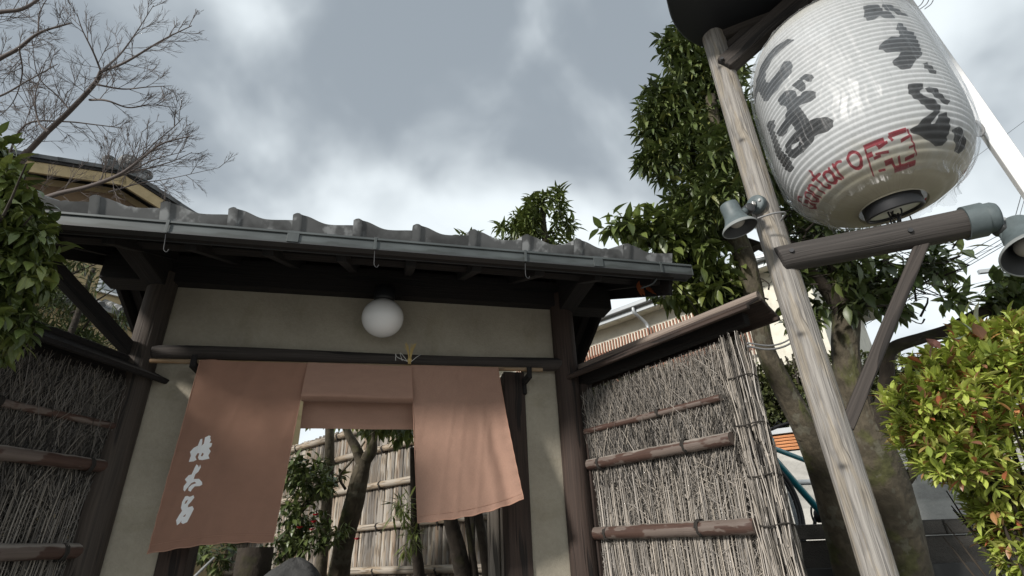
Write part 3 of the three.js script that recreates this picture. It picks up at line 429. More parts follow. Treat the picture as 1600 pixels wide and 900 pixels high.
brushFence(1, 'brushwood_fence', 'sunlit grey brushwood fence with bamboo rails and a board coping right of the gate', [0.98, 0, 0], -67.1 * Math.PI / 180, 0.8, 2.012);
brushFence(-1, 'brushwood_fence', 'shaded dark brushwood fence with bamboo rails left of the gate', [-1.12, 0, 0], -114.8 * Math.PI / 180, 0.5, 1.955);  // lower tint: shade on the left fence put into its twig colour

// ---------- lantern stand ----------
const beamDir = V(0.787, 0, 0.617), beamTurn = Math.atan2(-0.617, 0.787);
{
  const g = thing('lantern_stand', 'weathered log post with crossbeam, slanting brace and small dark roof that carries the big lantern', 'stand', [1.35, 0, 1.203], beamTurn);
  part(g, 'post', limb([[0, 0, 0], [0.004, 1, 0.002], [-0.003, 2, -0.002], [0, 3.268, 0]], [0.043, 0.046, 0.050, 0.048], { sides: 24, per: 24, wob: 0.07, seed: 4, freq: 2.2 }), M.silver);
  part(g, 'crossbeam', limb([[-0.012, 2.045, 0.035], [0.0, 2.047, 0.034], [0.2, 2.048, 0.02], [0.4, 2.049, 0.005], [0.575, 2.048, 0]], t => t < 0.05 ? lerp(0.034, 0.048, t / 0.05) : 0.049, { sides: 18, per: 6, wob: 0.05, seed: 6 }), M.beam);
  part(g, 'brace', bar(V(0.035, 1.455, 0.0), V(0.425, 2.03, 0.0), 0.034, 0.04, 0.006), M.brace);
  part(g, 'roof_arm', bar(V(0.0, 3.018, 0.035), V(0.37, 3.255, 0.025), 0.075, 0.085, 0.014), M.brace);
  part(g, 'roof_arm', bar(V(0.035, 3.150, -0.01), V(0.22, 3.262, -0.01), 0.05, 0.055, 0.01), M.brace);
  part(g, 'roof_arm', boxAt(-0.02, 0.95, 3.222, 3.268, -0.02, 0.02, 0.01), M.brace);
  for (const [x, y, z] of [[0.03, 2.05, 0.083], [0.0, 3.03, 0.078], [0.38, 2.04, 0.056]]) part(g, 'bolt', rod(V(x, y, z - 0.012), V(x, y, z + 0.004), 0.0075, { sides: 10 }), M.iron);
  // sheet roof with rounded corners, gently arched
  const a0 = -0.151, a1 = 0.97, b0 = -0.145, b1 = 0.66, r = 0.366, sh = new THREE.Shape();
  sh.moveTo(a0 + r, b0); sh.lineTo(a1 - r, b0); sh.absarc(a1 - r, b0 + r, r, -Math.PI / 2, 0); sh.lineTo(a1, b1 - r); sh.absarc(a1 - r, b1 - r, r, 0, Math.PI / 2); sh.lineTo(a0 + r, b1); sh.absarc(a0 + r, b1 - r, r, Math.PI / 2, Math.PI); sh.lineTo(a0, b0 + r); sh.absarc(a0 + r, b0 + r, r, Math.PI, Math.PI * 1.5);
  part(g, 'roof_sheet', new THREE.ExtrudeGeometry(sh, { depth: 0.03, bevelEnabled: true, bevelThickness: 0.01, bevelSize: 0.01, bevelSegments: 3, curveSegments: 20 }).rotateX(Math.PI / 2).translate(0, 3.30, 0), M.black);
  part(g, 'roof_crown', new THREE.SphereGeometry(1, 32, 12, 0, Math.PI * 2, 0, Math.PI / 2).scale(0.5, 0.14, 0.36).translate((a0 + a1) / 2, 3.31, (b0 + b1) / 2), M.black);
}

// ---------- paper lantern ----------
{
  const AX = V(1.674, 2.1796, 1.417), H = 0.911, RM = 0.309;
  const art = {"black":[[[-0.396,2.831],[-0.371,2.802],[-0.299,2.804],[-0.282,2.727],[-0.257,2.707],[-0.192,2.696],[-0.12,2.711],[-0.108,2.736],[-0.112,2.763],[-0.131,2.777],[-0.183,2.76],[-0.224,2.765],[-0.24,2.788],[-0.218,2.829],[-0.172,2.843],[-0.074,2.838],[-0.097,2.869],[-0.191,2.893],[-0.271,2.875],[-0.33,2.848]],[[-0.133,2.655],[-0.107,2.654],[-0.097,2.649],[-0.092,2.614],[-0.1,2.602],[-0.112,2.604],[-0.119,2.621]],[[-0.101,2.658],[-0.082,2.659],[-0.062,2.64],[-0.06,2.623],[-0.07,2.613],[-0.079,2.621],[-0.086,2.638]],[[-0.208,2.652],[-0.196,2.664],[-0.171,2.662],[-0.143,2.641],[-0.13,2.619],[-0.135,2.598],[-0.12,2.587],[-0.108,2.595],[-0.085,2.582],[-0.071,2.56],[-0.078,2.543],[-0.092,2.541],[-0.131,2.555],[-0.139,2.555],[-0.129,2.503],[-0.125,2.47],[-0.1,2.463],[-0.068,2.441],[-0.057,2.419],[-0.064,2.401],[-0.085,2.396],[-0.116,2.406],[-0.128,2.407],[-0.149,2.392],[-0.189,2.387],[-0.237,2.398],[-0.258,2.423],[-0.263,2.453],[-0.248,2.47],[-0.217,2.477],[-0.182,2.478],[-0.185,2.519],[-0.222,2.507],[-0.247,2.511],[-0.27,2.537],[-0.272,2.55],[-0.214,2.554],[-0.19,2.578],[-0.181,2.592],[-0.19,2.613],[-0.203,2.623]],[[-0.326,2.642],[-0.294,2.632],[-0.263,2.606],[-0.269,2.584],[-0.284,2.574],[-0.285,2.527],[-0.282,2.47],[-0.259,2.413],[-0.266,2.374],[-0.294,2.379],[-0.311,2.402],[-0.321,2.45],[-0.334,2.499],[-0.323,2.553],[-0.323,2.602]],[[0.167,2.846],[0.184,2.852],[0.21,2.85],[0.219,2.835],[0.221,2.809],[0.246,2.794],[0.25,2.766],[0.227,2.763],[0.198,2.781],[0.172,2.768],[0.156,2.77],[0.151,2.791],[0.162,2.816]],[[0.231,2.848],[0.267,2.842],[0.289,2.816],[0.32,2.787],[0.304,2.785],[0.271,2.792],[0.23,2.818]],[[0.232,2.711],[0.248,2.738],[0.263,2.735],[0.269,2.709],[0.29,2.696],[0.287,2.644],[0.273,2.583],[0.237,2.556],[0.208,2.521],[0.185,2.518],[0.171,2.532],[0.163,2.554],[0.172,2.564],[0.188,2.572],[0.204,2.594],[0.162,2.606],[0.147,2.625],[0.152,2.64],[0.177,2.658],[0.2,2.671],[0.225,2.668],[0.235,2.681]],[[0.258,2.54],[0.277,2.547],[0.292,2.521],[0.293,2.495],[0.274,2.495],[0.258,2.517]],[[0.177,2.451],[0.195,2.455],[0.22,2.449],[0.219,2.432],[0.202,2.423],[0.206,2.403],[0.236,2.392],[0.254,2.37],[0.256,2.353],[0.231,2.347],[0.206,2.363],[0.194,2.382],[0.177,2.403],[0.17,2.421]],[[0.222,2.428],[0.242,2.438],[0.261,2.432],[0.276,2.403],[0.298,2.387],[0.287,2.373],[0.264,2.383],[0.241,2.407]],[[0.145,2.3],[0.174,2.31],[0.187,2.323],[0.224,2.342],[0.241,2.353],[0.249,2.345],[0.218,2.316],[0.214,2.307],[0.233,2.311],[0.248,2.336],[0.274,2.343],[0.286,2.323],[0.29,2.29],[0.279,2.276],[0.289,2.271],[0.272,2.258],[0.243,2.256],[0.218,2.263],[0.184,2.279],[0.155,2.289]],[[0.304,2.296],[0.336,2.31],[0.376,2.289],[0.407,2.269],[0.387,2.251],[0.352,2.252],[0.324,2.272]]],"hole":[[[-0.234,2.439],[-0.22,2.446],[-0.183,2.432],[-0.197,2.422],[-0.222,2.426]]],"red":[[0.0175,[[-0.008,2.291],[0.059,2.292]]],[0.0154,[[0.076,2.299],[0.132,2.303]]],[0.0072,[[-0.006,2.287],[-0.013,2.251],[-0.022,2.22]]],[0.0062,[[0.135,2.303],[0.149,2.271],[0.167,2.237]]],[0.0134,[[0.073,2.22],[0.122,2.221],[0.17,2.225]]],[0.0175,[[-0.007,2.268],[0.01,2.268]]],[0.0103,[[0.033,2.277],[0.067,2.284]]],[0.0072,[[0.018,2.264],[0.064,2.259]]],[0.0072,[[0.008,2.256],[0.034,2.257]]],[0.0124,[[0.04,2.237],[0.072,2.238]]],[0.0113,[[0.065,2.242],[0.079,2.22]]],[0.0113,[[0.095,2.243],[0.103,2.221]]],[0.0082,[[0.121,2.234],[0.159,2.239]]],[0.0067,[[0.007,2.227],[0.036,2.225]]],[0.0093,[[0.11,2.277],[0.14,2.284]]],[0.0051,[[0.136,2.257],[0.153,2.259]]],[0.0103,[[0.076,2.299],[0.084,2.282]]],[0.0103,[[0.031,2.293],[0.035,2.281]]]]};
  const W = 2048, HH = 960, cv = document.createElement('canvas'); cv.width = W; cv.height = HH; const x = cv.getContext('2d');
  const U = u => (u / (2 * Math.PI * RM) + 0.5) * W, Vv = y => (1 - (y - AX.y) / H) * HH;
  x.fillStyle = '#ffffff'; x.fillRect(0, 0, W, HH);
  const poly = (p, c) => { x.fillStyle = c; x.beginPath(); p.forEach(([a, b], i) => i ? x.lineTo(U(a), Vv(b)) : x.moveTo(U(a), Vv(b))); x.closePath(); x.fill(); };
  for (const half of [0, 1]) { // the same lettering on the far side
    x.save(); if (half) x.translate(W / 2, 0);
    for (const p of art.black) { poly(p, '#1d2022'); x.strokeStyle = '#1d2022'; x.lineJoin = 'round'; x.lineWidth = 3; x.stroke(); } for (const p of art.hole) poly(p, '#ffffff');
    x.strokeStyle = '#b8203a'; x.lineCap = 'butt'; x.lineJoin = 'round';
    for (const [w, p] of art.red) { x.lineWidth = 0.82 * w / H * HH; x.beginPath(); p.forEach(([a, b], i) => i ? x.lineTo(U(a), Vv(b)) : x.moveTo(U(a), Vv(b))); x.stroke(); }
    // hand-brushed latin letters along the lower edge
    const pen = (u0, s, strokes) => { x.lineCap = 'round'; x.lineWidth = 0.0095 / H * HH; for (const st of strokes) { x.beginPath(); st.forEach(([a, b], i) => { const px = U(u0 + a * s * 1.15 + b * s * 0.12), py = Vv(2.250 + b * s); i ? x.lineTo(px, py) : x.moveTo(px, py); }); x.stroke(); } };
    const arc = (cx, cy, rx, ry, a0, a1) => { const p = []; for (let i = 0; i <= 14; i++) { const a = lerp(a0, a1, i / 14); p.push([cx + rx * Math.cos(a), cy + ry * Math.sin(a)]); } return p; };
    const o = arc(0.4, 0.45, 0.38, 0.45, 0, 6.3), P = Math.PI;
    pen(-0.405, 0.052, [arc(0.45, 0.55, 0.42, 0.55, 0.25 * P, 1.95 * P), [[0.86, 0.1], [0.86, 0.5], [0.5, 0.5]]]);
    pen(-0.338, 0.044, [o]); pen(-0.287, 0.044, [[[0, 0], [0, 0.9]], [...arc(0.35, 0.55, 0.35, 0.38, P, 0), [0.7, 0]]]);
    pen(-0.236, 0.046, [[[0.3, 1.5], [0.3, 0.2], ...arc(0.5, 0.2, 0.2, 0.2, P, 1.8 * P)], [[-0.05, 0.95], [0.75, 0.95]]]);
    pen(-0.190, 0.044, [arc(0.35, 0.42, 0.35, 0.42, 0, 6.3), [[0.75, 0.9], [0.72, 0.2], [0.95, 0.0]]]); pen(-0.134, 0.044, [[[0.05, 0], [0.05, 0.95]], arc(0.42, 0.5, 0.38, 0.42, P * 0.95, 0.3 * P)]); pen(-0.079, 0.050, [o]);
    x.restore();
  }
  const im = x.getImageData(0, 0, W, HH).data, d = new Uint8Array(W * HH * 4);
  for (let j = 0; j < HH; j++) for (let i = 0; i < W; i++) { // paper: yellowing mixed with painted-in shading at top and bottom, fibres, brush streaks
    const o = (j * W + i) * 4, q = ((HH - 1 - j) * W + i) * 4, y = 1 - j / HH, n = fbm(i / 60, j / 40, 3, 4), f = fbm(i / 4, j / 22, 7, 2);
    const ageShade = clamp(sstep(0.80, 0.99, y + 0.1 * (n - 0.5)) * 0.9 + sstep(0.17, 0.02, y + 0.08 * (n - 0.5)) * 1.0), wash = clamp(0.30 * sstep(0.45, 0.75, n) + 0.16 * f);
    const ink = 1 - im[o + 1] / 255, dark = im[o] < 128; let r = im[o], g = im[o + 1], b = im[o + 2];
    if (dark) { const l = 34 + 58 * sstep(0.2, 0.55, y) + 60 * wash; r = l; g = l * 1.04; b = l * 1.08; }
    else { const k = 0.93 + 0.07 * f; r *= lerp(k * 0.93, k * 0.80, ageShade); g *= lerp(k * 0.937, k * 0.765, ageShade); b *= lerp(k * 0.94, k * 0.67, ageShade); }
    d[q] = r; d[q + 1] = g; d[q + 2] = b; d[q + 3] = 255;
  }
  const t = new THREE.DataTexture(d, W, HH, THREE.RGBAFormat); t.colorSpace = THREE.SRGBColorSpace; t.magFilter = THREE.LinearFilter; t.wrapS = THREE.RepeatWrapping; t.needsUpdate = true;
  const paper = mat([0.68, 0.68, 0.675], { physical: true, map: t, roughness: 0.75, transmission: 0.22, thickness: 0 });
  const prof = v => Math.max(RM * Math.pow(Math.max(0, 1 - Math.pow(Math.abs(v * 2 - 1), 4.343)), 1 / 2.2), 0.105);
  const th0 = 2.5263904791381853, ribs = 44;
  const surf = (extra) => (u, v) => { const ph = (u - 0.5) * 2 * Math.PI, a = th0 - ph, r = prof(v) + extra(u, v); return V(r * Math.cos(a), v * H, r * Math.sin(a)); };
  const g = thing('paper_lantern', 'big white paper lantern with black brush lettering wrapped in clear plastic', 'lantern', [AX.x, AX.y, AX.z]);
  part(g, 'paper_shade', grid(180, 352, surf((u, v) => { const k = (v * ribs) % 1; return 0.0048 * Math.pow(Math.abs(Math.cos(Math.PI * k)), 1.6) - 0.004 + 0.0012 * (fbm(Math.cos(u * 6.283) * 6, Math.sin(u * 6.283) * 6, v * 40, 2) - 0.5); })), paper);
  // clear plastic cover, creased vertically and gathered below
  const film = mat([0.96, 0.965, 0.97], { physical: true, transmission: 1, thickness: 0, roughness: 0.34, ior: 1.4, bumpMap: T.wrinkle, bumpScale: 0.0030, specularIntensity: 0.5 });
  const fold = (u, v) => { const c = Math.cos(u * 6.283), s = Math.sin(u * 6.283), w = fbm(c * 5 + 3, s * 5, v * 1.6, 3), f = Math.pow(1 - Math.abs(fbm(c * 11, s * 11 + 4, v * 0.8 + w * 0.8, 2) - 0.5) * 2, 16); return 0.006 + 0.008 * f + 0.006 * w; };
  part(g, 'plastic_cover', grid(260, 90, (u, vv) => { // ends in a ragged skirt round the base
    const v = lerp(0.028, 1.0, vv), c = Math.cos(u * 6.283), s = Math.sin(u * 6.283), p = surf((a, b) => fold(a, b))(u, Math.max(v, 0.045));
    if (v < 0.045) { const k = (0.045 - v) / 0.017, rag = fbm(c * 5, s * 5, 9, 3); p.y = v * H - k * 0.035 * Math.max(0, rag - 0.3) * 2; const l = Math.hypot(p.x, p.z), nl = l + k * 0.03 * (rag - 0.55); p.x *= nl / l; p.z *= nl / l; }
    return p; }, (u, v) => [u * 2, v]), film);
  const tip = new THREE.Matrix4().makeRotationAxis(V(-1.674, 0, 1.183).normalize().cross(V(0, 1, 0)).normalize(), -0.24); // the base hangs a little askew
  part(g, 'base_ring', lathe([[0.080, 0.040], [0.087, 0.040], [0.089, 0.036], [0.089, -0.016], [0.086, -0.020], [0.080, -0.020], [0.078, -0.014], [0.078, 0.040]], 56).applyMatrix4(tip), M.iron);
  part(g, 'base_board', lathe([[0, -0.010], [0.079, -0.010], [0.079, -0.002], [0, -0.004]], 40).applyMatrix4(tip), M.paperwhite);
  part(g, 'top_ring', lathe([[0.102, H], [0.112, H], [0.112, H + 0.05], [0.102, H + 0.05], [0.102, H]], 48), M.iron);
  part(g, 'hanger', limb([[-0.1, H + 0.05, 0], [-0.05, H + 0.13, 0], [0, H + 0.15, 0], [0.05, H + 0.13, 0], [0.1, H + 0.05, 0]], [0.005, 0.005], { sides: 8 }), M.iron);
  part(g, 'hanger_hook', rod(V(0, H + 0.14, 0), V(0, H + 0.36, 0), 0.006), M.iron);
  const link = () => new THREE.TorusGeometry(0.016, 0.0032, 8, 20).scale(0.8, 1.15, 1);
  const spots = [[0, -0.018, 0, 0.3], [0.004, -0.044, 0.002, 1.7], [0.001, -0.068, 0.0, 0.5], [0.012, -0.02, 0.016, 2.2], [0.013, -0.045, 0.012, 0.9]];
  for (const [a, b, c, r] of spots) part(g, 'chain_link', link().rotateY(r).rotateX(r * 0.15).translate(a - 0.01, b, c - 0.01), M.iron);
}

// ---------- bell lamps ----------
function bellLamp(p, tilt, mountTo, label, scale = 1) {
  const g = thing('bell_lamp', label, 'lamp', [p.x, p.y, p.z], 0, 'grey bell lamps on the lantern stand'), s = scale, sc = a => a.map(([r, y]) => [r * s, y * s]);
  const turn = new THREE.Matrix4().makeRotationFromEuler(new THREE.Euler(...tilt));
  const add = (par, n, geo, m) => part(par, n, geo.applyMatrix4(turn), m);
  const b = add(g, 'shade', lathe(sc([[0, 0.128], [0.022, 0.127], [0.036, 0.121], [0.0385, 0.112], [0.0385, 0.08], [0.041, 0.058], [0.047, 0.038], [0.058, 0.018], [0.0655, 0.010]]), 40), M.lampgrey);
  add(b, 'shade_rim', lathe(sc([[0.0653, 0.0105], [0.0665, 0.010], [0.0725, 0.001], [0.0728, -0.006], [0.071, -0.007], [0.069, -0.004]]), 40), M.rim);
  add(b, 'shade_inside', lathe(sc([[0.0695, -0.004], [0.062, 0.008], [0.054, 0.018], [0.043, 0.038], [0.037, 0.058], [0.034, 0.09], [0.0, 0.095]]), 40), M.lampin);
  add(g, 'bulb', new THREE.SphereGeometry(0.032 * s, 24, 16).scale(1, 0.8, 1).translate(0, 0.032 * s, 0), M.bulb);
  const side = mountTo.p.clone().sub(p), n = mountTo.n.clone(), back = side.clone().addScaledVector(n, 0.012), from = V(0, 0.062 * s, 0).applyMatrix4(turn).addScaledVector(n, -0.0).addScaledVector(side.clone().setY(0).normalize(), 0.032 * s);
  const q = new THREE.Matrix4().makeRotationFromQuaternion(new THREE.Quaternion().setFromUnitVectors(V(0, 1, 0), n));
  const mb = part(g, 'mount', lathe([[0, 0], [0.036, 0], [0.040, 0.004], [0.040, 0.022], [0.036, 0.030], [0.012, 0.034], [0, 0.034]].map(([r, y]) => [r * (mountTo.k || 1), y * (mountTo.k || 1)]), 30).applyMatrix4(q).translate(side.x, side.y, side.z), M.lampgrey);
  const tip = side.clone().addScaledVector(n, 0.03 * (mountTo.k || 1));
  part(g, 'arm', limb([tip, tip.clone().lerp(from, 0.5).add(V(0, 0.004, 0)), from], [0.013, 0.012], { sides: 10, per: 4 }), M.lampgrey);
  part(g, 'knuckle', lathe([[0, -0.022], [0.016, -0.021], [0.019, -0.016], [0.019, 0.016], [0.016, 0.021], [0, 0.022]], 20).rotateX(1.57).translate(...tip.clone().lerp(from, 0.45).toArray()), M.lampin);
  part(g, 'clip', box(0.014, 0.014, 0.010, 0.002).translate(...tip.clone().lerp(from, 0.25).add(V(0.004, 0.006, 0.014)).toArray()), M.bolt);
  const u = n.clone().cross(V(0, 1, 0)).normalize();
  for (const k of [-1, 1]) { const c = tip.clone().addScaledVector(u, k * 0.024).addScaledVector(n, -0.014); part(g, 'screw', rod(c, c.clone().addScaledVector(n, 0.02), 0.0055, { sides: 10 }), M.bolt); }
  return g;
}
{
  const post = V(1.35, 0, 1.203), side = V(-0.79, 0, 0.30).normalize(), py = 2.285, pp = post.clone().setY(py).addScaledVector(side, 0.048);
  bellLamp(at(1156, 356, 1.84), [-0.06, 0, 0.16], { p: pp, n: side, k: 0.9 }, 'small grey bell lamp hanging on the left side of the weathered log post', 0.84);
  part(scene.children[scene.children.length - 1], 'feed_wire', limb([[0.085, 0.05, -0.0], [0.12, 0.048, 0.04], [0.165, 0.052, 0.045], [0.18, 0.05, 0.0]].map(a => V(...a)), [0.0036, 0.0036], { sides: 7 }), M.cable);
  const end = V(1.35, 2.048, 1.203).addScaledVector(beamDir, 0.572);
  const cap = bellLamp(at(1618, 396, 1.56), [-0.30, 0, -0.34], { p: end.clone().addScaledVector(beamDir, 0.012), n: beamDir.clone(), k: 1.25 }, 'grey bell lamp at the right end of the crossbeam below the lantern', 1.18);
  const c0 = end.clone().sub(cap.position), c1 = c0.clone().addScaledVector(beamDir, 0.016);
  part(cap, 'end_cap', rod(c0.clone().addScaledVector(beamDir, -0.035), c1, 0.056, { sides: 28 }), M.lampgrey);
}
solo('signal_cable', limb([at(1168, 541, 1.85), at(1200, 546, 1.86), at(1226, 541, 1.88), at(1250, 526, 1.90), at(1275, 508, 1.9)], [0.0038, 0.0038], { sides: 7, per: 8 }), M.cable, 'thin grey cable drooping between the brushwood fence end and the log post, lower of two', 'cable');
solo('signal_cable', limb([at(1168, 536, 1.85), at(1205, 540, 1.87), at(1232, 531, 1.89), at(1262, 503, 1.9)], [0.0032, 0.0032], { sides: 7, per: 8 }), M.cable, 'thin grey cable drooping between the brushwood fence end and the log post, upper of two', 'cable');
{ // leaning white sign board edge on the right
  const a = at(1358, -70, 2.30), b = at(1690, 410, 1.86), g = thing('white_pole', 'tall leaning white flat bar with a grey edge right of the lantern', 'pole', [b.x, b.y, b.z]), d = a.clone().sub(b), L = d.length(); d.normalize();
  const bb = b.clone().addScaledVector(d, -1.6);
  wpart(g, 'white_face', bar(bb, a, 0.062, 0.03, 0.003, V(0.6, 0, -0.75)), M.white);
  const off = d.clone().cross(lensZ).normalize().multiplyScalar(-0.033);
  wpart(g, 'grey_edge', bar(bb.clone().add(off), a.clone().add(off), 0.008, 0.034, 0.002, V(0.6, 0, -0.75)), M.whiteedge);
  wpart(g, 'ring', limb([at(1512, 185, 2.07), at(1528, 192, 2.03), at(1537, 205, 2.0), at(1533, 212, 2.0), at(1516, 204, 2.05)], [0.006, 0.006], { sides: 8 }), M.cable);
  wpart(g, 'hook', mergeGeometries([0, 8, 15].map(k => limb([at(1430 + k, 14, 2.26), at(1440 + k, 6, 2.26), at(1446 + k, -8, 2.26)], [0.0018, 0.0018], { sides: 5 }))), M.cable);
}

// ---------- tree behind the right fence ----------
const G = { dark: [[0.055, 0.082, 0.026], [0.085, 0.12, 0.034], [0.115, 0.155, 0.042], [0.155, 0.195, 0.055]], mid: [[0.075, 0.105, 0.03], [0.115, 0.155, 0.038], [0.16, 0.205, 0.048], [0.21, 0.25, 0.06]], hedge: [[0.06, 0.075, 0.025], [0.085, 0.10, 0.032], [0.12, 0.135, 0.045]] };
const blob = (x, y, d, rx, ry, n, rz) => [at(x, y, d), [rx * d / 820, ry * d / 820, (rz || (rx + ry) / 2) * d / 820], n];
{
  const b = at(1390, 900, 2.9); b.y = 0;
  const g = thing('evergreen_tree', 'evergreen tree with mossy forked trunk and glossy leaves behind the log post', 'tree', [b.x, b.y, b.z]);
  const dn = (p, y) => V(p.x, y, p.z);
  wpart(g, 'trunk', limb([dn(at(1415, 900, 2.85), 0), at(1415, 960, 2.85), at(1392, 850, 2.85), at(1372, 760, 2.85), at(1352, 690, 2.85), at(1340, 640, 2.87), at(1322, 560, 2.9), at(1322, 480, 2.95), at(1310, 420, 3.0), at(1290, 360, 3.05)], [0.165, 0.165, 0.155, 0.148, 0.125, 0.09, 0.074, 0.070, 0.055, 0.04], { sides: 22, per: 9, wob: 0.13, seed: 2, freq: 3 }), M.bark);
  wpart(g, 'limb', limb([at(1360, 720, 2.82), at(1378, 645, 2.78), at(1385, 590, 2.76), at(1392, 548, 2.74), at(1440, 528, 2.68), at(1485, 516, 2.62), at(1530, 490, 2.58), at(1590, 470, 2.55), at(1680, 430, 2.5)], [0.075, 0.042, 0.034, 0.030, 0.029, 0.032, 0.028, 0.022, 0.014], { sides: 16, per: 8, wob: 0.16, seed: 7, freq: 7 }), M.darkbark);
  wpart(g, 'limb', limb([at(1395, 780, 2.82), at(1450, 700, 2.75), at(1470, 640, 2.72), at(1480, 560, 2.7)], [0.03, 0.024, 0.018, 0.012], { sides: 10, per: 6, wob: 0.1 }), M.darkbark);
  wpart(g, 'limb', limb([at(1325, 500, 2.92), at(1270, 430, 3.0), at(1210, 395, 3.05), at(1150, 370, 3.1)], [0.045, 0.035, 0.028, 0.02], { sides: 10, per: 6, wob: 0.1 }), M.darkbark);
  wpart(g, 'limb', limb([at(1345, 470, 2.95), at(1400, 440, 2.9), at(1450, 420, 2.85), at(1500, 400, 2.8)], [0.028, 0.02, 0.014, 0.006], { sides: 8, per: 6, wob: 0.1 }), M.darkbark);
  const tw = []; rnd = mulberry(21); for (let i = 0; i < 90; i++) { const x = rr(1200, 1500), y = rr(350, 500), d = rr(2.7, 3.1), p = at(x, y, d); tw.push(limb([p, p.clone().add(V(rr(-0.12, 0.12), rr(0, 0.1), rr(-0.1, 0.1))), p.clone().add(V(rr(-0.25, 0.25), rr(-0.05, 0.2), rr(-0.2, 0.2)))], [0.006, 0.002], { sides: 4, per: 3, cap: false })); }
  wpart(g, 'twig', mergeGeometries(tw), M.darkbark, true);
  foliage(g, [blob(1290, 395, 2.95, 75, 70, 70), blob(1380, 430, 2.95, 70, 40, 34), blob(1455, 408, 2.8, 50, 32, 24), blob(1365, 475, 2.85, 60, 25, 26), blob(1250, 470, 2.95, 40, 50, 20), blob(1565, 462, 2.5, 70, 24, 46), blob(1480, 470, 2.6, 26, 12, 5), blob(1210, 260, 3.2, 60, 90, 70), blob(1255, 330, 3.1, 50, 50, 40), blob(1650, 430, 2.5, 60, 50, 60), blob(1310, 440, 3.0, 70, 50, 70)], { leaf: LEAF.broad, size: 0.092, per: 6, palette: G.dark, droop: 0.2, parts: 170, thin: 0.40, clump: 5.5, stem: 0.08 });
}
{
  const b = at(1325, 890, 2.75), g = thing('evergreen_tree', 'slim leaning evergreen with dense tall column of leaves between gate roof and lantern', 'tree', [b.x, 0, b.z]);
  wpart(g, 'trunk', limb([V(b.x + 0.05, 0, b.z), at(1345, 960, 2.75), at(1322, 860, 2.75), at(1290, 750, 2.75), at(1258, 670, 2.76), at(1226, 610, 2.78), at(1196, 545, 2.8), at(1180, 470, 2.85), at(1165, 410, 2.9), at(1145, 350, 2.95), at(1128, 260, 3.05), at(1110, 150, 3.15)], [0.10, 0.09, 0.082, 0.072, 0.064, 0.055, 0.046, 0.050, 0.056, 0.055, 0.045, 0.03], { sides: 18, per: 8, wob: 0.10, seed: 12, freq: 3.5 }), M.bark);
  wpart(g, 'limb', limb([at(1148, 385, 2.95), at(1120, 330, 3.1), at(1085, 280, 3.2), at(1065, 160, 3.3)], [0.05, 0.045, 0.035, 0.02], { sides: 10, per: 6, wob: 0.12 }), M.bark);
  wpart(g, 'limb', limb([at(1160, 400, 2.92), at(1195, 382, 2.9), at(1240, 380, 2.88)], [0.02, 0.016, 0.01], { sides: 8, per: 6, wob: 0.1 }), M.darkbark);
  wpart(g, 'limb', limb([at(1155, 560, 3.1), at(1090, 470, 3.2), at(1068, 380, 3.25), at(1060, 300, 3.3)], [0.06, 0.06, 0.05, 0.035], { sides: 12, per: 6, wob: 0.12 }), M.darkbark);
  wpart(g, 'limb', limb([at(1090, 420, 3.15), at(1040, 395, 3.05), at(990, 370, 3.0), at(962, 352, 2.95)], [0.018, 0.012, 0.008, 0.004], { sides: 8, per: 6 }), M.darkbark);
  rnd = mulberry(31);
  foliage(g, [blob(1060, 75, 3.35, 28, 46, 120), blob(1088, 120, 3.3, 40, 40, 150), blob(1045, 165, 3.3, 44, 36, 180), blob(1028, 205, 3.3, 30, 22, 80), blob(1040, 255, 3.25, 42, 36, 160), blob(1090, 215, 3.25, 44, 50, 200), blob(1110, 150, 3.3, 48, 90, 240), blob(1150, 240, 3.2, 46, 110, 280), blob(1095, 305, 3.2, 52, 42, 200), blob(1010, 178, 3.3, 12, 14, 14), blob(1014, 262, 3.25, 14, 12, 14), blob(1190, 190, 3.3, 30, 90, 110), blob(1138, 235, 2.85, 34, 64, 120), blob(1140, 305, 2.78, 38, 34, 90), blob(1112, 330, 2.85, 34, 26, 60), blob(1210, 300, 3.1, 34, 60, 90)], { leaf: LEAF.long, size: 0.078, per: 6, palette: G.dark, outer: [0.12, [[0.24, 0.26, 0.07], [0.18, 0.22, 0.06]]], droop: 0.10, spread: 0.85, parts: 0, thin: 0.40, clump: 6.5, shell: 0.5, stem: 0.07, name: 'upper_crown' });
  foliage(g, [blob(1075, 375, 3.0, 70, 48, 150), blob(1015, 358, 2.9, 42, 28, 44), blob(966, 352, 2.9, 26, 18, 16), blob(1110, 435, 3.0, 55, 55, 130), blob(1060, 455, 2.95, 42, 28, 40), blob(1140, 470, 3.0, 40, 30, 54)], { leaf: LEAF.broad, size: 0.092, per: 5, palette: G.mid, droop: 0.18, parts: 120, thin: 0.42, clump: 6, stem: 0.08, name: 'lower_crown' });
  const dl = at(1003, 440, 2.6), dg = []; for (let i = 0; i < 3; i++) part(g, 'withered_leaf', LEAF.broad.clone().applyMatrix4(frame(V(rr(-0.4, 0.4), -1, rr(-0.3, 0.3)), i, 0.085, dl.clone().add(V(rr(-0.02, 0.02), rr(-0.01, 0.02), 0)))).translate(-b.x, 0, -b.z), leafMat([0.42, 0.13, 0.05]));
  wpart(g, 'vine', limb([at(1003, 425, 2.6), at(1050, 440, 2.7), at(1085, 480, 2.75), at(1100, 510, 2.8)], [0.003, 0.003], { sides: 5 }), M.darkbark);
}
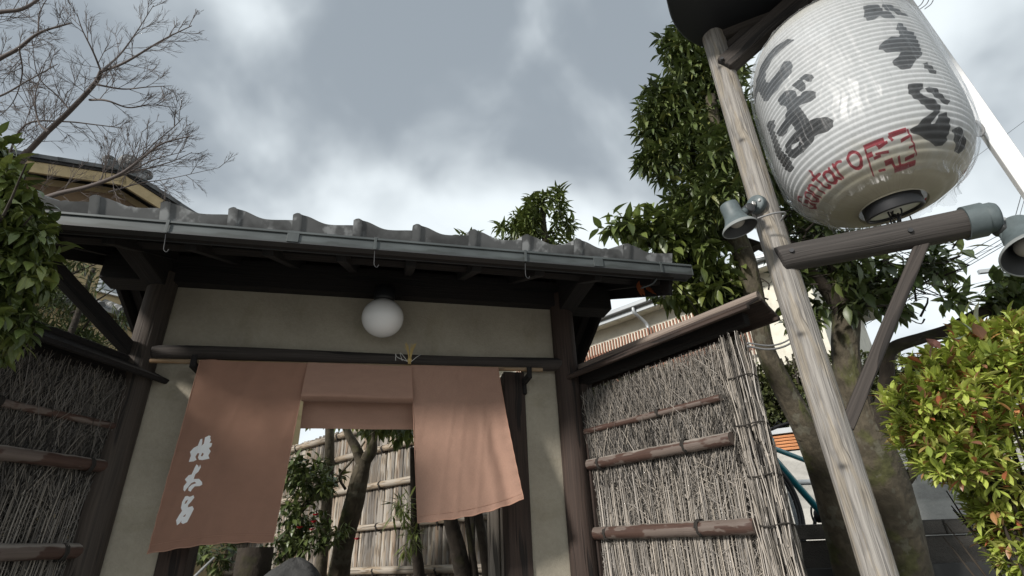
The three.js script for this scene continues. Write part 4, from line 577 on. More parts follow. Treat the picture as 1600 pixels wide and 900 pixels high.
{ // treetop above the gate roof
  const c = at(848, 335, 4.4), g = thing('garden_tree', 'round topped evergreen rising behind the gate roof', 'tree', [c.x, 0.85, c.z]); rnd = mulberry(41);
  wpart(g, 'trunk', limb([V(c.x - 0.1, 0.85, c.z - 0.1), V(c.x, 2.4, c.z), V(c.x, 3.8, c.z)], [0.07, 0.05, 0.02], { sides: 10, wob: 0.1 }), M.darkbark);
  foliage(g, [blob(838, 350, 4.4, 40, 24, 110), blob(852, 326, 4.4, 30, 20, 60), blob(832, 322, 4.4, 14, 12, 14), blob(798, 362, 4.4, 26, 12, 20), blob(845, 385, 4.4, 60, 30, 90), blob(886, 346, 4.4, 14, 16, 10), blob(872, 306, 4.4, 6, 12, 8), blob(784, 356, 4.4, 8, 8, 4)], { leaf: LEAF.long, size: 0.085, per: 7, palette: G.mid, droop: 0.05, thin: 0.36, clump: 6, stem: 0.06 });
}
{
  const c = at(735, 372, 4.6), g = thing('garden_shrub', 'tip of a leafy shrub just showing over the roof tiles', 'shrub', [c.x, 0.85, c.z]); rnd = mulberry(43);
  wpart(g, 'stem', limb([V(c.x, 0.85, c.z), V(c.x + 0.03, 2.2, c.z), V(c.x, 3.55, c.z)], [0.025, 0.018, 0.006], { sides: 8 }), M.darkbark);
  foliage(g, [blob(735, 374, 4.6, 22, 8, 9), blob(735, 400, 4.6, 36, 20, 40)], { leaf: LEAF.long, size: 0.115, per: 7, palette: G.mid, droop: 0.15, thin: 0.2 });
}

// ---------- azalea on the right ----------
{
  const c = at(1570, 720, 1.75), g = thing('azalea_bush', 'bright yellow green azalea bush with reddening leaves at the right edge', 'bush', [c.x, 0, c.z]); rnd = mulberry(51);
  const st = []; for (let i = 0; i < 40; i++) { const e = at(rr(1460, 1640), rr(540, 860), rr(1.76, 2.05)); st.push(limb([V(c.x + rr(-0.1, 0.1), 0.2, c.z + rr(-0.1, 0.1)), V(lerp(c.x, e.x, 0.5) + rr(-0.05, 0.05), lerp(0.5, e.y, 0.6), lerp(c.z, e.z, 0.5)), e], [0.009, 0.005, 0.002], { sides: 5, per: 4, cap: false })); }
  wpart(g, 'stem', mergeGeometries(st), M.darkbark, true);
  foliage(g, [blob(1585, 680, 1.78, 125, 150, 430, 140), blob(1480, 610, 1.74, 66, 60, 130), blob(1465, 690, 1.74, 56, 66, 130), blob(1545, 560, 1.76, 60, 52, 110), blob(1600, 545, 1.74, 60, 60, 120), blob(1515, 720, 1.72, 46, 50, 80), blob(1608, 830, 1.70, 58, 90, 190), blob(1560, 780, 1.74, 40, 46, 60), blob(1430, 640, 1.76, 36, 50, 40), blob(1520, 530, 1.76, 30, 24, 22)], { leaf: LEAF.azalea, size: 0.048, per: 11, palette: [[0.24, 0.31, 0.06], [0.36, 0.44, 0.08], [0.46, 0.54, 0.11], [0.56, 0.60, 0.18]], outer: [0.15, [[0.46, 0.15, 0.07], [0.42, 0.22, 0.09], [0.28, 0.13, 0.08], [0.36, 0.28, 0.09]]], droop: -0.22, spread: 0.5, thin: 0.36, clump: 11, shell: 0.36, parts: 280, stem: 0.025 });
  for (const [x, y, s, cc] of [[1530, 505, 0.07, [0.20, 0.21, 0.09]], [1520, 520, 0.06, [0.12, 0.16, 0.05]], [1512, 490, 0.055, [0.16, 0.19, 0.06]], [1535, 530, 0.06, [0.24, 0.13, 0.08]], [1470, 545, 0.05, [0.25, 0.12, 0.10]], [1500, 530, 0.06, [0.09, 0.13, 0.05]], [1455, 560, 0.045, [0.22, 0.11, 0.08]]]) part(g, 'leaf', LEAF.round, leafMat(cc)).applyMatrix4(frame(V(rr(-0.4, 0.8), rr(0.3, 1), rr(-0.3, 0.3)), rr(-0.5, 0.5), s, at(x, y, 1.62).sub(g.position)));
}

// ---------- street side: retaining wall, bicycle, slatted wall, hedge, house ----------
{
  const a = V(1.55, 0, -0.66), dir = V(0.97, 0, 0.24).normalize(), turn = Math.atan2(-dir.z, dir.x), g = thing('retaining_wall', 'low dark stained block wall with flat coping behind the trees', 'wall', [a.x, 0, a.z], turn);
  for (let r = 0; r < 5; r++) for (let i = 0; i < 8; i++) { const L = 0.80, x0 = i * L + (r % 2) * 0.4 - 0.4; part(g, 'block', boxAt(x0 + 0.004, x0 + L - 0.004, r * 0.23 + 0.003, (r + 1) * 0.23 - 0.003, -0.16, hash3(i, r, 4) * 0.006, 0.006), M.dimconcrete); }
  for (let i = 0; i < 6; i++) part(g, 'coping_slab', boxAt(i * 1.1 - 0.4 + 0.003, (i + 1) * 1.1 - 0.4 - 0.003, 1.152, 1.235, -0.19, 0.025, 0.008), M.dimconcrete);
}
{ // bicycle: faces left, parked along the wall
  const B = { bb: at(1287, 806, 3.85), hb: at(1213, 728, 3.85), ht: at(1205, 690, 3.83), tt: at(1290, 738, 3.85) };
  const g = thing('bicycle', 'teal bicycle parked behind the dark wall, partly hidden by the fence end and trunk', 'bicycle', [B.bb.x, 1.0, B.bb.z]);
  const fw = B.bb.clone().sub(B.tt).setY(0); const ax = B.ht.clone().sub(B.bb).setY(0).normalize();           // forward
  const P = (f, y, s = 0) => V(B.bb.x + ax.x * f - ax.z * s, y, B.bb.z + ax.z * f + ax.x * s), nrm = V(-ax.z, 0, ax.x);
  const h0 = B.ht.clone().sub(B.bb), fx = Math.hypot(h0.x, h0.z), R = 0.335, hy = 1.0 + R;
  const bbY = B.bb.y, htY = B.ht.y, hbY = B.hb.y + 0.04, rear = P(-0.43, hy), front = P(fx + 0.17, hy), seat = P(-0.15, bbY + 0.48), head1 = P(fx, htY), head0 = P(fx + 0.05, hbY - 0.06);
  const fr = new THREE.Group(); fr.name = 'frame'; g.add(fr);
  const F = (n, a, b, r0, r1) => wpart(fr, n, limb([a, b], [r0, r1 || r0], { sides: 14, per: 2 }).translate(-g.position.x, -g.position.y, -g.position.z), M.teal);
  F('head_tube', head1.clone().add(V(0, 0.02, 0)), head0, 0.024); F('down_tube', head0.clone().lerp(head1, 0.35), P(0, bbY), 0.026, 0.024); F('top_tube', head0.clone().lerp(head1, 0.75), P(-0.13, bbY + 0.36), 0.019, 0.017); F('seat_tube', P(0, bbY), seat, 0.018);
  for (const k of [-1, 1]) { F('chain_stay', P(-0.02, bbY, k * 0.03), rear.clone().addScaledVector(nrm, k * 0.06), 0.011, 0.008); F('seat_stay', P(-0.12, bbY + 0.34, k * 0.02), rear.clone().addScaledVector(nrm, k * 0.06), 0.009, 0.007); }
  for (const k of [-1, 1]) wpart(g, 'fork_blade', limb([head0.clone().addScaledVector(nrm, k * 0.03), head0.clone().lerp(front, 0.55).addScaledVector(nrm, k * 0.055), front.clone().addScaledVector(nrm, k * 0.055)], [0.015, 0.010], { sides: 8 }), M.iron);
  const q = new THREE.Quaternion().setFromUnitVectors(V(0, 0, 1), nrm.clone().normalize());
  for (const c of [front, rear]) {
    const w = new THREE.Group(); w.name = 'wheel'; w.position.copy(c).sub(g.position); w.quaternion.copy(q); g.add(w);
    part(w, 'tyre', new THREE.TorusGeometry(R - 0.022, 0.022, 12, 56), M.rubber); part(w, 'rim', new THREE.TorusGeometry(R - 0.05, 0.010, 8, 56), M.iron);
    const sp = []; for (let i = 0; i < 28; i++) { const a = i / 28 * 6.283; sp.push(rod(V(Math.cos(a) * 0.02, Math.sin(a) * 0.02, i % 2 ? 0.02 : -0.02), V(Math.cos(a + 0.2) * (R - 0.05), Math.sin(a + 0.2) * (R - 0.05), 0), 0.0012, { sides: 4, cap: false })); }
    part(w, 'spokes', mergeGeometries(sp), M.bolt); part(w, 'hub', rod(V(0, 0, -0.05), V(0, 0, 0.05), 0.02), M.iron);
  }
  const T0 = head1.clone().add(V(0, 0.07, 0)), bar0 = T0.clone().addScaledVector(ax, 0.05);
  wpart(g, 'stem', limb([head1, T0, bar0], [0.016, 0.015], { sides: 10 }), M.iron);
  const hbP = k => [bar0, bar0.clone().addScaledVector(nrm, k * 0.16).add(V(0, 0.02, 0)), bar0.clone().addScaledVector(nrm, k * 0.31).addScaledVector(ax, -0.05).add(V(0, 0.025, 0))];
  wpart(g, 'handlebar', limb([...hbP(-1).reverse(), ...hbP(1).slice(1)], [0.012, 0.012], { sides: 10 }), M.iron);
  for (const k of [-1, 1]) { const p = hbP(k)[2], p2 = hbP(k)[1]; wpart(g, 'grip', limb([p, p.clone().lerp(p2, 0.75)], [0.018, 0.017], { sides: 12, per: 4 }), M.rubber); wpart(g, 'brake_lever', limb([p2.clone().lerp(p, 0.2).add(V(0, -0.01, 0)), p2.clone().lerp(p, 0.4).addScaledVector(ax, 0.05).add(V(0, -0.02, 0)), p.clone().addScaledVector(ax, 0.05).add(V(0, -0.03, 0))], [0.007, 0.005], { sides: 6 }), M.iron);
    wpart(g, 'brake_cable', limb([p2.clone().addScaledVector(ax, 0.03), p2.clone().addScaledVector(ax, 0.11).add(V(0, 0.0, 0)), head1.clone().addScaledVector(ax, 0.09).add(V(0, -0.05, 0)), head0], [0.0028, 0.0028], { sides: 5 }), M.rubber); }
  const cr = new THREE.Group(); cr.name = 'crankset'; cr.position.copy(P(0, bbY).sub(g.position)); cr.quaternion.copy(q); g.add(cr);
  for (const s of [1, -1]) part(cr, 'chainring', new THREE.TorusGeometry(0.08, 0.007, 8, 40).translate(0, 0, s > 0 ? 0.045 : -0.05), M.iron); part(cr, 'crank', bar(V(0, 0, 0.06), V(0.10, -0.135, 0.065), 0.024, 0.014), M.iron); part(cr, 'crank', bar(V(0, 0, -0.06), V(-0.10, 0.135, -0.065), 0.024, 0.014), M.iron); part(cr, 'pedal', box(0.09, 0.02, 0.08).translate(0.1, -0.135, 0.11), M.iron); part(cr, 'pedal', box(0.09, 0.02, 0.08).translate(-0.1, 0.135, -0.11), M.iron); part(cr, 'spider', new THREE.CylinderGeometry(0.045, 0.045, 0.1, 20).rotateX(Math.PI / 2), M.iron);
  wpart(g, 'seat_post', rod(seat, seat.clone().add(V(0, 0.14, 0)).addScaledVector(ax, -0.04), 0.014), M.iron); wpart(g, 'saddle', limb([seat.clone().add(V(0, 0.16, 0)).addScaledVector(ax, -0.16), seat.clone().add(V(0, 0.165, 0)).addScaledVector(ax, -0.05), seat.clone().add(V(0, 0.165, 0)).addScaledVector(ax, 0.12)], [0.07, 0.05, 0.02], { sides: 12 }), M.rubber);
}
{ // low rail between wall and bike
  const a = at(1150, 757, 4.25), b = at(1310, 752, 4.25), g = thing('metal_rail', 'plain grey metal rail behind the bicycle', 'rail', [a.x, 1.0, a.z]);
  wpart(g, 'rail_bar', rod(a, b, 0.022, { sides: 12 }), M.steel); for (const t of [0.02, 0.5, 0.98]) { const p = a.clone().lerp(b, t); wpart(g, 'rail_leg', rod(p, V(p.x, 1.0, p.z), 0.018, { sides: 10 }), M.steel); }
}
{ // neighbour's garden wall: pale base, orange slats, grey cap
  const a = V(3.2, 0, -2.80), dir = V(0.73, 0, 0.68).normalize(), g = thing('slatted_wall', 'pale rendered wall topped with orange wooden slats and a grey cap across the street', 'wall', [a.x, 1.0, a.z], Math.atan2(-dir.z, dir.x));
  part(g, 'wall_base', boxAt(-0.5, 7, 0, 0.955, -0.12, 0, 0.004), M.concrete);
  for (let i = 0; i < 5; i++) { const y = 0.972 + i * 0.031; part(g, 'slat', boxAt(-0.5, 7, y, y + 0.024, -0.04, -0.01, 0.002), M.orange); }
  part(g, 'slat_backing', boxAt(-0.5, 7, 0.956, 1.125, -0.08, -0.05, 0), M.dark);
  part(g, 'wall_cap', boxAt(-0.5, 7, 1.13, 1.185, -0.14, 0.02, 0.004), M.steel);
}
{
  const g = thing('clipped_hedge', 'tall clipped olive green hedge beyond the street behind the trees', 'hedge', [6.2, 1.0, -3.8]); rnd = mulberry(61);
  const st = []; for (let i = 0; i < 60; i++) { const p = V(6.2 + rr(-4.5, 5), 1, -3.8 + rr(-0.3, 0.3)); p.z += (p.x - 6.2) * 0.35; st.push(limb([p, p.clone().add(V(rr(-0.2, 0.2), 1.2, 0)), p.clone().add(V(rr(-0.4, 0.4), 2.6, rr(-0.2, 0.2)))], [0.03, 0.012], { sides: 5, per: 3, cap: false })); }
  wpart(g, 'stem', mergeGeometries(st), M.darkbark, true);
  const bl = []; for (let i = 0; i < 20; i++) { const x = 2.4 + i * 0.45, z = -3.8 + (x - 6.2) * 0.35; bl.push([V(x, 2.9, z), [0.5, 0.75, 0.4], 420]); bl.push([V(x, 1.9, z), [0.5, 0.9, 0.45], 190]); }
  foliage(g, bl, { leaf: LEAF.round, size: 0.088, per: 8, palette: G.hedge, droop: 0.1, thin: 0.22, clump: 2.5, shell: 0.25, name: 'leaves' });
}
{ // neighbour's house, right
  const g = thing('white_house', 'white walled house with a grey gutter and red brown lattice behind the right fence', 'house', [4.977 + 0.20, 1.0, -6.665 - 0.13], Math.atan2(-0.839, 0.545));
  part(g, 'wall', boxAt(-6, 3.2, 0, 4.58, -4, 0, 0), M.housewhite);
  part(g, 'soffit', boxAt(-6.3, 3.5, 4.58, 4.66, -4.3, 0.40, 0), M.housewhite);
  part(g, 'fascia', boxAt(-6.3, 3.5, 4.50, 4.585, 0.395, 0.43, 0.004), M.steel);
  part(g, 'gutter', boxAt(-6.32, 3.52, 4.60, 4.70, 0.435, 0.54, 0.02), M.steel);
  part(g, 'roof', (() => { const q = new THREE.Shape([[-4.4, 4.66], [0.45, 4.66], [0.45, 4.70], [-2, 5.35], [-4.4, 4.7]].map(p => new THREE.Vector2(...p))); return new THREE.ExtrudeGeometry(q, { depth: 9.9, bevelEnabled: false }).rotateY(-Math.PI / 2).scale(-1, 1, 1).rotateY(Math.PI).translate(3.55, 0, 0).scale(1, 1, -1); })(), M.steel);
  for (let i = 0; i < 40; i++) part(g, 'vent_slot', boxAt(-5.8 + i * 0.23, -5.74 + i * 0.23, 4.572, 4.5805, 0.25, 0.30, 0), M.dark);
  const lat = new THREE.Group(); lat.name = 'lattice'; lat.position.set(0, 3.62, 0.20); g.add(lat);
  const sg = [0, 1, 2].map(k => boxAt(-0.016, 0.016, -0.55, 0.55 + k * 0.006, 0, 0.035, 0.002));
  for (let i = 0; i < 84; i++) { const s = part(lat, 'lattice_slat', sg[i % 3], M.lattice); s.position.x = -3.9 + i * 0.072; }
  for (const y of [-0.45, 0.30]) part(lat, 'lattice_rail', boxAt(-4.0, 2.2, y, y + 0.05, -0.035, -0.002, 0.002), M.lattice);
  const dp = part(g, 'downpipe', limb([[0.02, 4.62, 0.48], [0.02, 4.50, 0.47], [0.06, 4.40, 0.30], [0.10, 4.28, 0.16], [0.11, 4.1, 0.15], [0.11, 2.0, 0.15], [0.11, 0, 0.15]], [0.036, 0.036], { sides: 14, per: 8 }), M.steel);
  for (const y of [4.0, 2.9]) part(dp, 'pipe_clip', rod(V(0.11, y, 0.15), V(0.11, y + 0.04, 0.15), 0.043), M.steel);
}
{ // utility pole and wires far right
  const a = at(1590, 425, 12), g = thing('utility_pole', 'pale utility pole far off behind the azalea on the right', 'pole', [a.x, 1, a.z]);
  wpart(g, 'mast', limb([V(a.x, 1, a.z), V(a.x, a.y + 0.35, a.z)], [0.16, 0.12], { sides: 14, per: 4 }), M.concrete);
  wpart(g, 'crossarm', bar(V(a.x - 0.7, a.y + 0.1, a.z - 0.3), V(a.x + 0.7, a.y + 0.1, a.z + 0.3), 0.09, 0.09), M.steel);
  const W = [[1440, 430, 1680, 302], [1440, 446, 1680, 303], [1440, 452, 1680, 310], [1440, 456, 1680, 317], [1440, 428, 1700, 330], [1500, 262, 1680, 128], [1390, 470, 1680, 408]];
  const L = ['uppermost', 'second', 'third', 'fourth'];
  W.forEach(([x0, y0, x1, y1], i) => solo('power_line', limb([at(x0 - (x1 - x0) * 0.6, y0 - (y1 - y0) * 0.6, 16), at((x0 + x1) / 2, (y0 + y1) / 2 + 2, 14), at(x1, y1, 12)], [0.0095 * (i > 3 ? 0.6 : 1), 0.0095 * (i > 3 ? 0.6 : 1)], { sides: 5, per: 8 }), M.wire, i < 4 ? `thin black power line rising right below the crossbeam lamp, ${L[i]} of the bundle` : i === 4 ? 'faint flatter power line crossing below the bundle beside the right lamp' : i === 5 ? 'single power line against the sky right of the lantern and white pole' : 'lowest nearly level power line above the azalea', 'power line'));
  solo('guy_wire', limb([at(1556, 445, 12), at(1569, 400, 12), at(1600, 290, 12)], [0.008, 0.008], { sides: 5, per: 4 }), M.wire, 'steep wire running up past the right bell lamp, left of two', 'wire'); solo('guy_wire', limb([at(1561, 445, 12), at(1575, 400, 12), at(1604, 300, 12)], [0.006, 0.006], { sides: 5, per: 4 }), M.wire, 'steep wire running up past the right bell lamp, right of two', 'wire');
}

// ---------- house on the left ----------
{
  const g = thing('tiled_house', 'old beige house with brown gable and tiled roof behind the bare maple', 'house', [-4.148, 0, -4.806], Math.atan2(0.552, 0.834)), k = 0.31, py = 6.45; // local x along the gable, z towards the viewer
  const gable = (x0, x1, y0, top, z0, z1) => { const s = new THREE.Shape([[x0, y0], [x1, y0], [x1, top - k * x1], [0, top], [x0, top + k * x0]].map(p => new THREE.Vector2(...p))); return metricUV(new THREE.ExtrudeGeometry(s, { depth: z1 - z0, bevelEnabled: false }).translate(0, 0, z0)); };
  part(g, 'wall', gable(-3.4, 3.4, 0, py - 0.12, -6, -0.25), M.housebeige);
  part(g, 'gable_board', gable(-3.0, 3.0, 5.35, py - 0.25, -0.249, -0.21), M.housebrown);
  for (const s of [-1, 1]) {
    const L = 3.9, ang = Math.atan(k);
    const slopeBox = (x0, x1, y0, y1, z0, z1) => { const q = boxAt(x0, x1, y0, y1, z0, z1, 0.004).rotateZ(-ang).translate(0, py, 0); return s < 0 ? mirror(q, -1, 1, 1) : q; };
    part(g, 'barge_board', slopeBox(0, L, -0.20, -0.03, 0.0, 0.04), M.housebeige);
    part(g, 'verge_trim', slopeBox(0, L + 0.02, -0.032, 0.0, -0.02, 0.06), M.dark);
    part(g, 'roof_deck', slopeBox(0, L + 0.05, -0.03, 0.02, -6.2, 0.03), M.tile);
    const roll = part(g, 'verge_tile', mergeGeometries(Array.from({ length: 15 }, (_, i) => slopeBox(i * 0.26, i * 0.26 + 0.275, 0.02, 0.085 - (i % 2) * 0.004, -0.28, 0.07))), M.tile, true);
  }
  part(g, 'ridge', rod(V(0, py + 0.10, 0.02), V(0, py + 0.10, -6.2), 0.12, { sides: 14 }), M.tile);
  const or = part(g, 'ridge_end_tile', mergeGeometries([lathe([[0, 0.06], [0.10, 0.06], [0.15, 0.03], [0.16, -0.05], [0, -0.06]], 28).rotateX(Math.PI / 2).translate(0, py + 0.16, 0.08), boxAt(-0.26, 0.26, py - 0.02, py + 0.12, -0.02, 0.09, 0.02)]), M.tile);
  part(or, 'tile_boss', new THREE.SphereGeometry(0.07, 20, 12).scale(1, 1, 0.6).translate(0, py + 0.16, 0.16), M.tile);
  for (const s of [-1, 1]) part(or, 'tile_scroll', new THREE.TorusGeometry(0.06, 0.03, 10, 20).translate(0.24 * s, py + 0.10, 0.06), M.tile);
  // lower lean-to roof in front of the wall
  const lr = part(g, 'lean_to_roof', bar(V(-0.6, 4.45, -0.2), V(-0.6, 3.75, 1.5), 4.6, 0.05), M.tile), rows = [];
  for (let i = 0; i < 22; i++) rows.push(limb([V(-2.85 + i * 0.21, 4.485, -0.2), V(-2.85 + i * 0.21, 3.785, 1.5)], [0.045, 0.045], { sides: 8, per: 3 })); part(lr, 'roof_tile', mergeGeometries(rows), M.tile, true);
  part(g, 'lean_to_wall', boxAt(-2.8, 1.6, 0, 3.72, -0.2, 1.3, 0), M.housebeige);
  const wn = part(g, 'window', boxAt(0.15, 0.75, 4.62, 5.0, -0.24, -0.20, 0.004), M.white); part(wn, 'pane', boxAt(0.19, 0.71, 4.66, 4.96, -0.20, -0.19, 0), M.steel);
}

// ---------- bare maple ----------
{
  rnd = mulberry(77);
  const D = 4.4, b = at(-120, 560, D), g = thing('bare_maple', 'bare maple with fine leafless twigs against the grey sky at upper left', 'tree', [b.x, 0, b.z]);
  const tw = [], toCam = lensZ.clone();
  function grow(p, dir, L, r, lvl) {
    const n = 4, pts = [p.clone()]; let q = p.clone(), d = dir.clone().normalize();
    for (let i = 0; i < n; i++) { d.addScaledVector(rdir(), 0.11).add(V(0, 0.03, 0)).normalize(); q = q.clone().addScaledVector(d, L / n); pts.push(q); }
    tw.push(limb(pts, [r, r * 0.45], { sides: 4, exact: true, cap: false }));
    if (lvl <= 0) return;
    const m = lvl === 2 ? 6 : lvl === 1 ? 4 : 3;
    for (let i = 0; i < m; i++) { const t = rr(0.2, 1), k = Math.min(n - 1, Math.floor(t * n)), at0 = pts[k].clone().lerp(pts[k + 1], t * n - k), tan = pts[k + 1].clone().sub(pts[k]).normalize(); let s = rdir(); s.addScaledVector(tan, -s.dot(tan)).addScaledVector(toCam, -s.dot(toCam) * 0.6).normalize(); grow(at0, tan.clone().multiplyScalar(0.9).addScaledVector(s, rr(0.35, 0.7)).add(V(0, 0.10, 0)), L * rr(0.4, 0.62) * (1.1 - t * 0.35), Math.max(r * 0.58, 0.0012), lvl - 1); }
  }
  const mains = [
    [[-120, 560], [-60, 380], [0, 290], [45, 236]], [[45, 236], [75, 205], [110, 172], [150, 128], [158, 112]], [[158, 112], [200, 95], [255, 62], [300, 40]], [[158, 112], [190, 82], [212, 52], [240, 8]],
    [[150, 132], [190, 139], [230, 136], [268, 134]], [[140, 156], [170, 158], [200, 168], [235, 164], [275, 168]], [[110, 173], [90, 150], [60, 120], [50, 60]], [[158, 112], [145, 80], [128, 45], [120, 20]], [[75, 206], [60, 190], [55, 150], [70, 100]],
    [[-60, 380], [-60, 200], [-20, 108], [30, 75], [60, 52], [110, 36]], [[-60, 200], [-50, 60], [-10, 22], [35, 14], [70, -8]], [[0, 290], [40, 195], [100, 190], [150, 195], [190, 200]], [[60, 52], [62, 20], [85, -20]], [[-60, 160], [0, 150], [40, 128], [90, 100]], [[30, 75], [34, 120], [20, 160], [-10, 190]],
    [[-60, 380], [20, 330], [90, 303], [140, 291], [190, 271], [225, 245], [252, 225], [300, 212]], [[150, 287], [200, 270], [240, 250], [290, 236]], [[170, 300], [220, 286], [260, 280], [342, 262]], [[140, 291], [170, 280], [205, 262], [215, 240], [222, 205]], [[190, 271], [235, 262], [275, 250], [300, 238]], [[205, 262], [240, 225], [270, 200], [285, 185]],
  ];
  const rad = [[0.085, 0.032], [0.030, 0.020], [0.015, 0.004], [0.012, 0.003], [0.010, 0.003], [0.012, 0.003], [0.010, 0.003], [0.010, 0.003], [0.012, 0.004], [0.035, 0.007], [0.03, 0.012], [0.012, 0.004], [0.008, 0.003], [0.012, 0.004], [0.008, 0.003], [0.03, 0.005], [0.010, 0.003], [0.008, 0.002], [0.008, 0.003], [0.008, 0.003], [0.007, 0.003]];
  wpart(g, 'trunk', limb([V(b.x, 0, b.z), V(b.x - 0.05, 1.4, b.z), at(-120, 560, D)], [0.13, 0.10, 0.088], { sides: 14, per: 6, wob: 0.1 }), M.maple);
  mains.forEach((m, i) => {
    const pts = m.map(([x, y], j) => at(x, y, D + 0.25 * Math.sin(i * 2.3 + j * 0.35)));
    if (i && i !== 9 && i !== 15) pts[0] = at(m[0][0], m[0][1], D + 0.2 * Math.sin(i * 1.3));
    wpart(g, 'branch', limb(pts, i ? rad[i].map(q => q * 0.8) : rad[i], { sides: 8, per: 6, wob: 0.06 }), M.maple);
    if (i === 0) return;
    const L = pts.reduce((s, p, j) => j ? s + p.distanceTo(pts[j - 1]) : 0, 0), curve = new THREE.CatmullRomCurve3(pts), n = Math.round(L / 0.10);
    for (let j = 0; j < n; j++) { const t = clamp((j + rnd()) / n, 0.12, 1), p = curve.getPoint(t), tan = curve.getTangent(t); let s = rdir(); s.addScaledVector(tan, -s.dot(tan)).addScaledVector(toCam, -s.dot(toCam) * 0.7).normalize(); grow(p, tan.clone().multiplyScalar(0.8).addScaledVector(s, rr(0.5, 1)).add(V(0, 0.15, 0)), rr(0.24, 0.46) * lerp(1, 0.38, t), 0.0032, 2); }
  });
  wpart(g, 'twig', mergeGeometries(tw), M.maple, true);
}

// ---------- leafy shrubs on the left ----------
{
  const c = at(-40, 420, 1.62), g = thing('leafy_shrub', 'large drooping evergreen shrub hanging into the left edge in front of the gate', 'shrub', [c.x, 0, c.z]); rnd = mulberry(81);
  const st = []; for (let i = 0; i < 34; i++) { const e = at(rr(-130, 85), rr(240, 550), rr(1.45, 1.75)); st.push(limb([V(c.x - 0.1, rr(1.5, 2.0), c.z), V(lerp(c.x, e.x, 0.5), lerp(1.8, e.y, 0.6) + 0.03, lerp(c.z, e.z, 0.5)), e], [0.008, 0.002], { sides: 5, per: 4, cap: false })); }
  st.push(limb([V(c.x - 0.1, 0, c.z), V(c.x - 0.12, 1.2, c.z), V(c.x - 0.1, 2.3, c.z)], [0.04, 0.02], { sides: 8 }));
  wpart(g, 'stem', mergeGeometries(st), M.darkbark, true);
  foliage(g, [blob(-40, 285, 1.62, 74, 56, 110), blob(5, 325, 1.6, 68, 56, 150), blob(-5, 415, 1.58, 80, 60, 170), blob(-50, 400, 1.62, 80, 120, 150), blob(-190, 380, 1.7, 110, 150, 190), blob(-5, 505, 1.55, 52, 40, 80), blob(-70, 520, 1.6, 70, 60, 70), blob(42, 440, 1.62, 24, 22, 16), blob(-15, 232, 1.66, 34, 26, 26), blob(50, 370, 1.6, 30, 34, 30)], { leaf: LEAF.broad, size: 0.056, per: 6, palette: G.mid, droop: 0.45, spread: 0.95, parts: 250, thin: 0.34, clump: 8, stem: 0.05 });  // clump far left is out of view, added to shade the curtain
}
{
  const c = at(150, 490, 3.3), g = thing('yew_shrub', 'dark needle leaved yew behind the left fence beside the gate post', 'shrub', [c.x, 0.85, c.z]); rnd = mulberry(91);
  wpart(g, 'trunk', limb([V(c.x - 0.2, 0, c.z), V(c.x - 0.1, 1.8, c.z), V(c.x - 0.1, 2.9, c.z)], [0.05, 0.03, 0.012], { sides: 8, wob: 0.1 }), M.darkbark);
  for (const q of [[[110, 490], [150, 470], [182, 450]], [[100, 540], [140, 500], [150, 455]], [[110, 560], [150, 540], [190, 525]], [[90, 440], [130, 420], [160, 410]]]) wpart(g, 'branch', limb(q.map(([x, y]) => at(x, y, 3.3)), [0.008, 0.003], { sides: 6 }), M.darkbark);
  foliage(g, [blob(112, 522, 3.3, 30, 18, 26), blob(120, 548, 3.3, 46, 22, 70), blob(160, 538, 3.2, 22, 6, 9), blob(120, 408, 3.3, 26, 6, 8), blob(85, 450, 3.35, 26, 26, 26), blob(80, 500, 3.35, 40, 50, 60), blob(146, 452, 3.3, 12, 8, 5), blob(188, 503, 3.4, 12, 8, 8)], { leaf: LEAF.needle, size: 0.085, per: 16, palette: [[0.04, 0.06, 0.02], [0.07, 0.10, 0.03], [0.11, 0.14, 0.035]], droop: 0.1, spread: 0.8, thin: 0.2, stem: 0.10 });
}

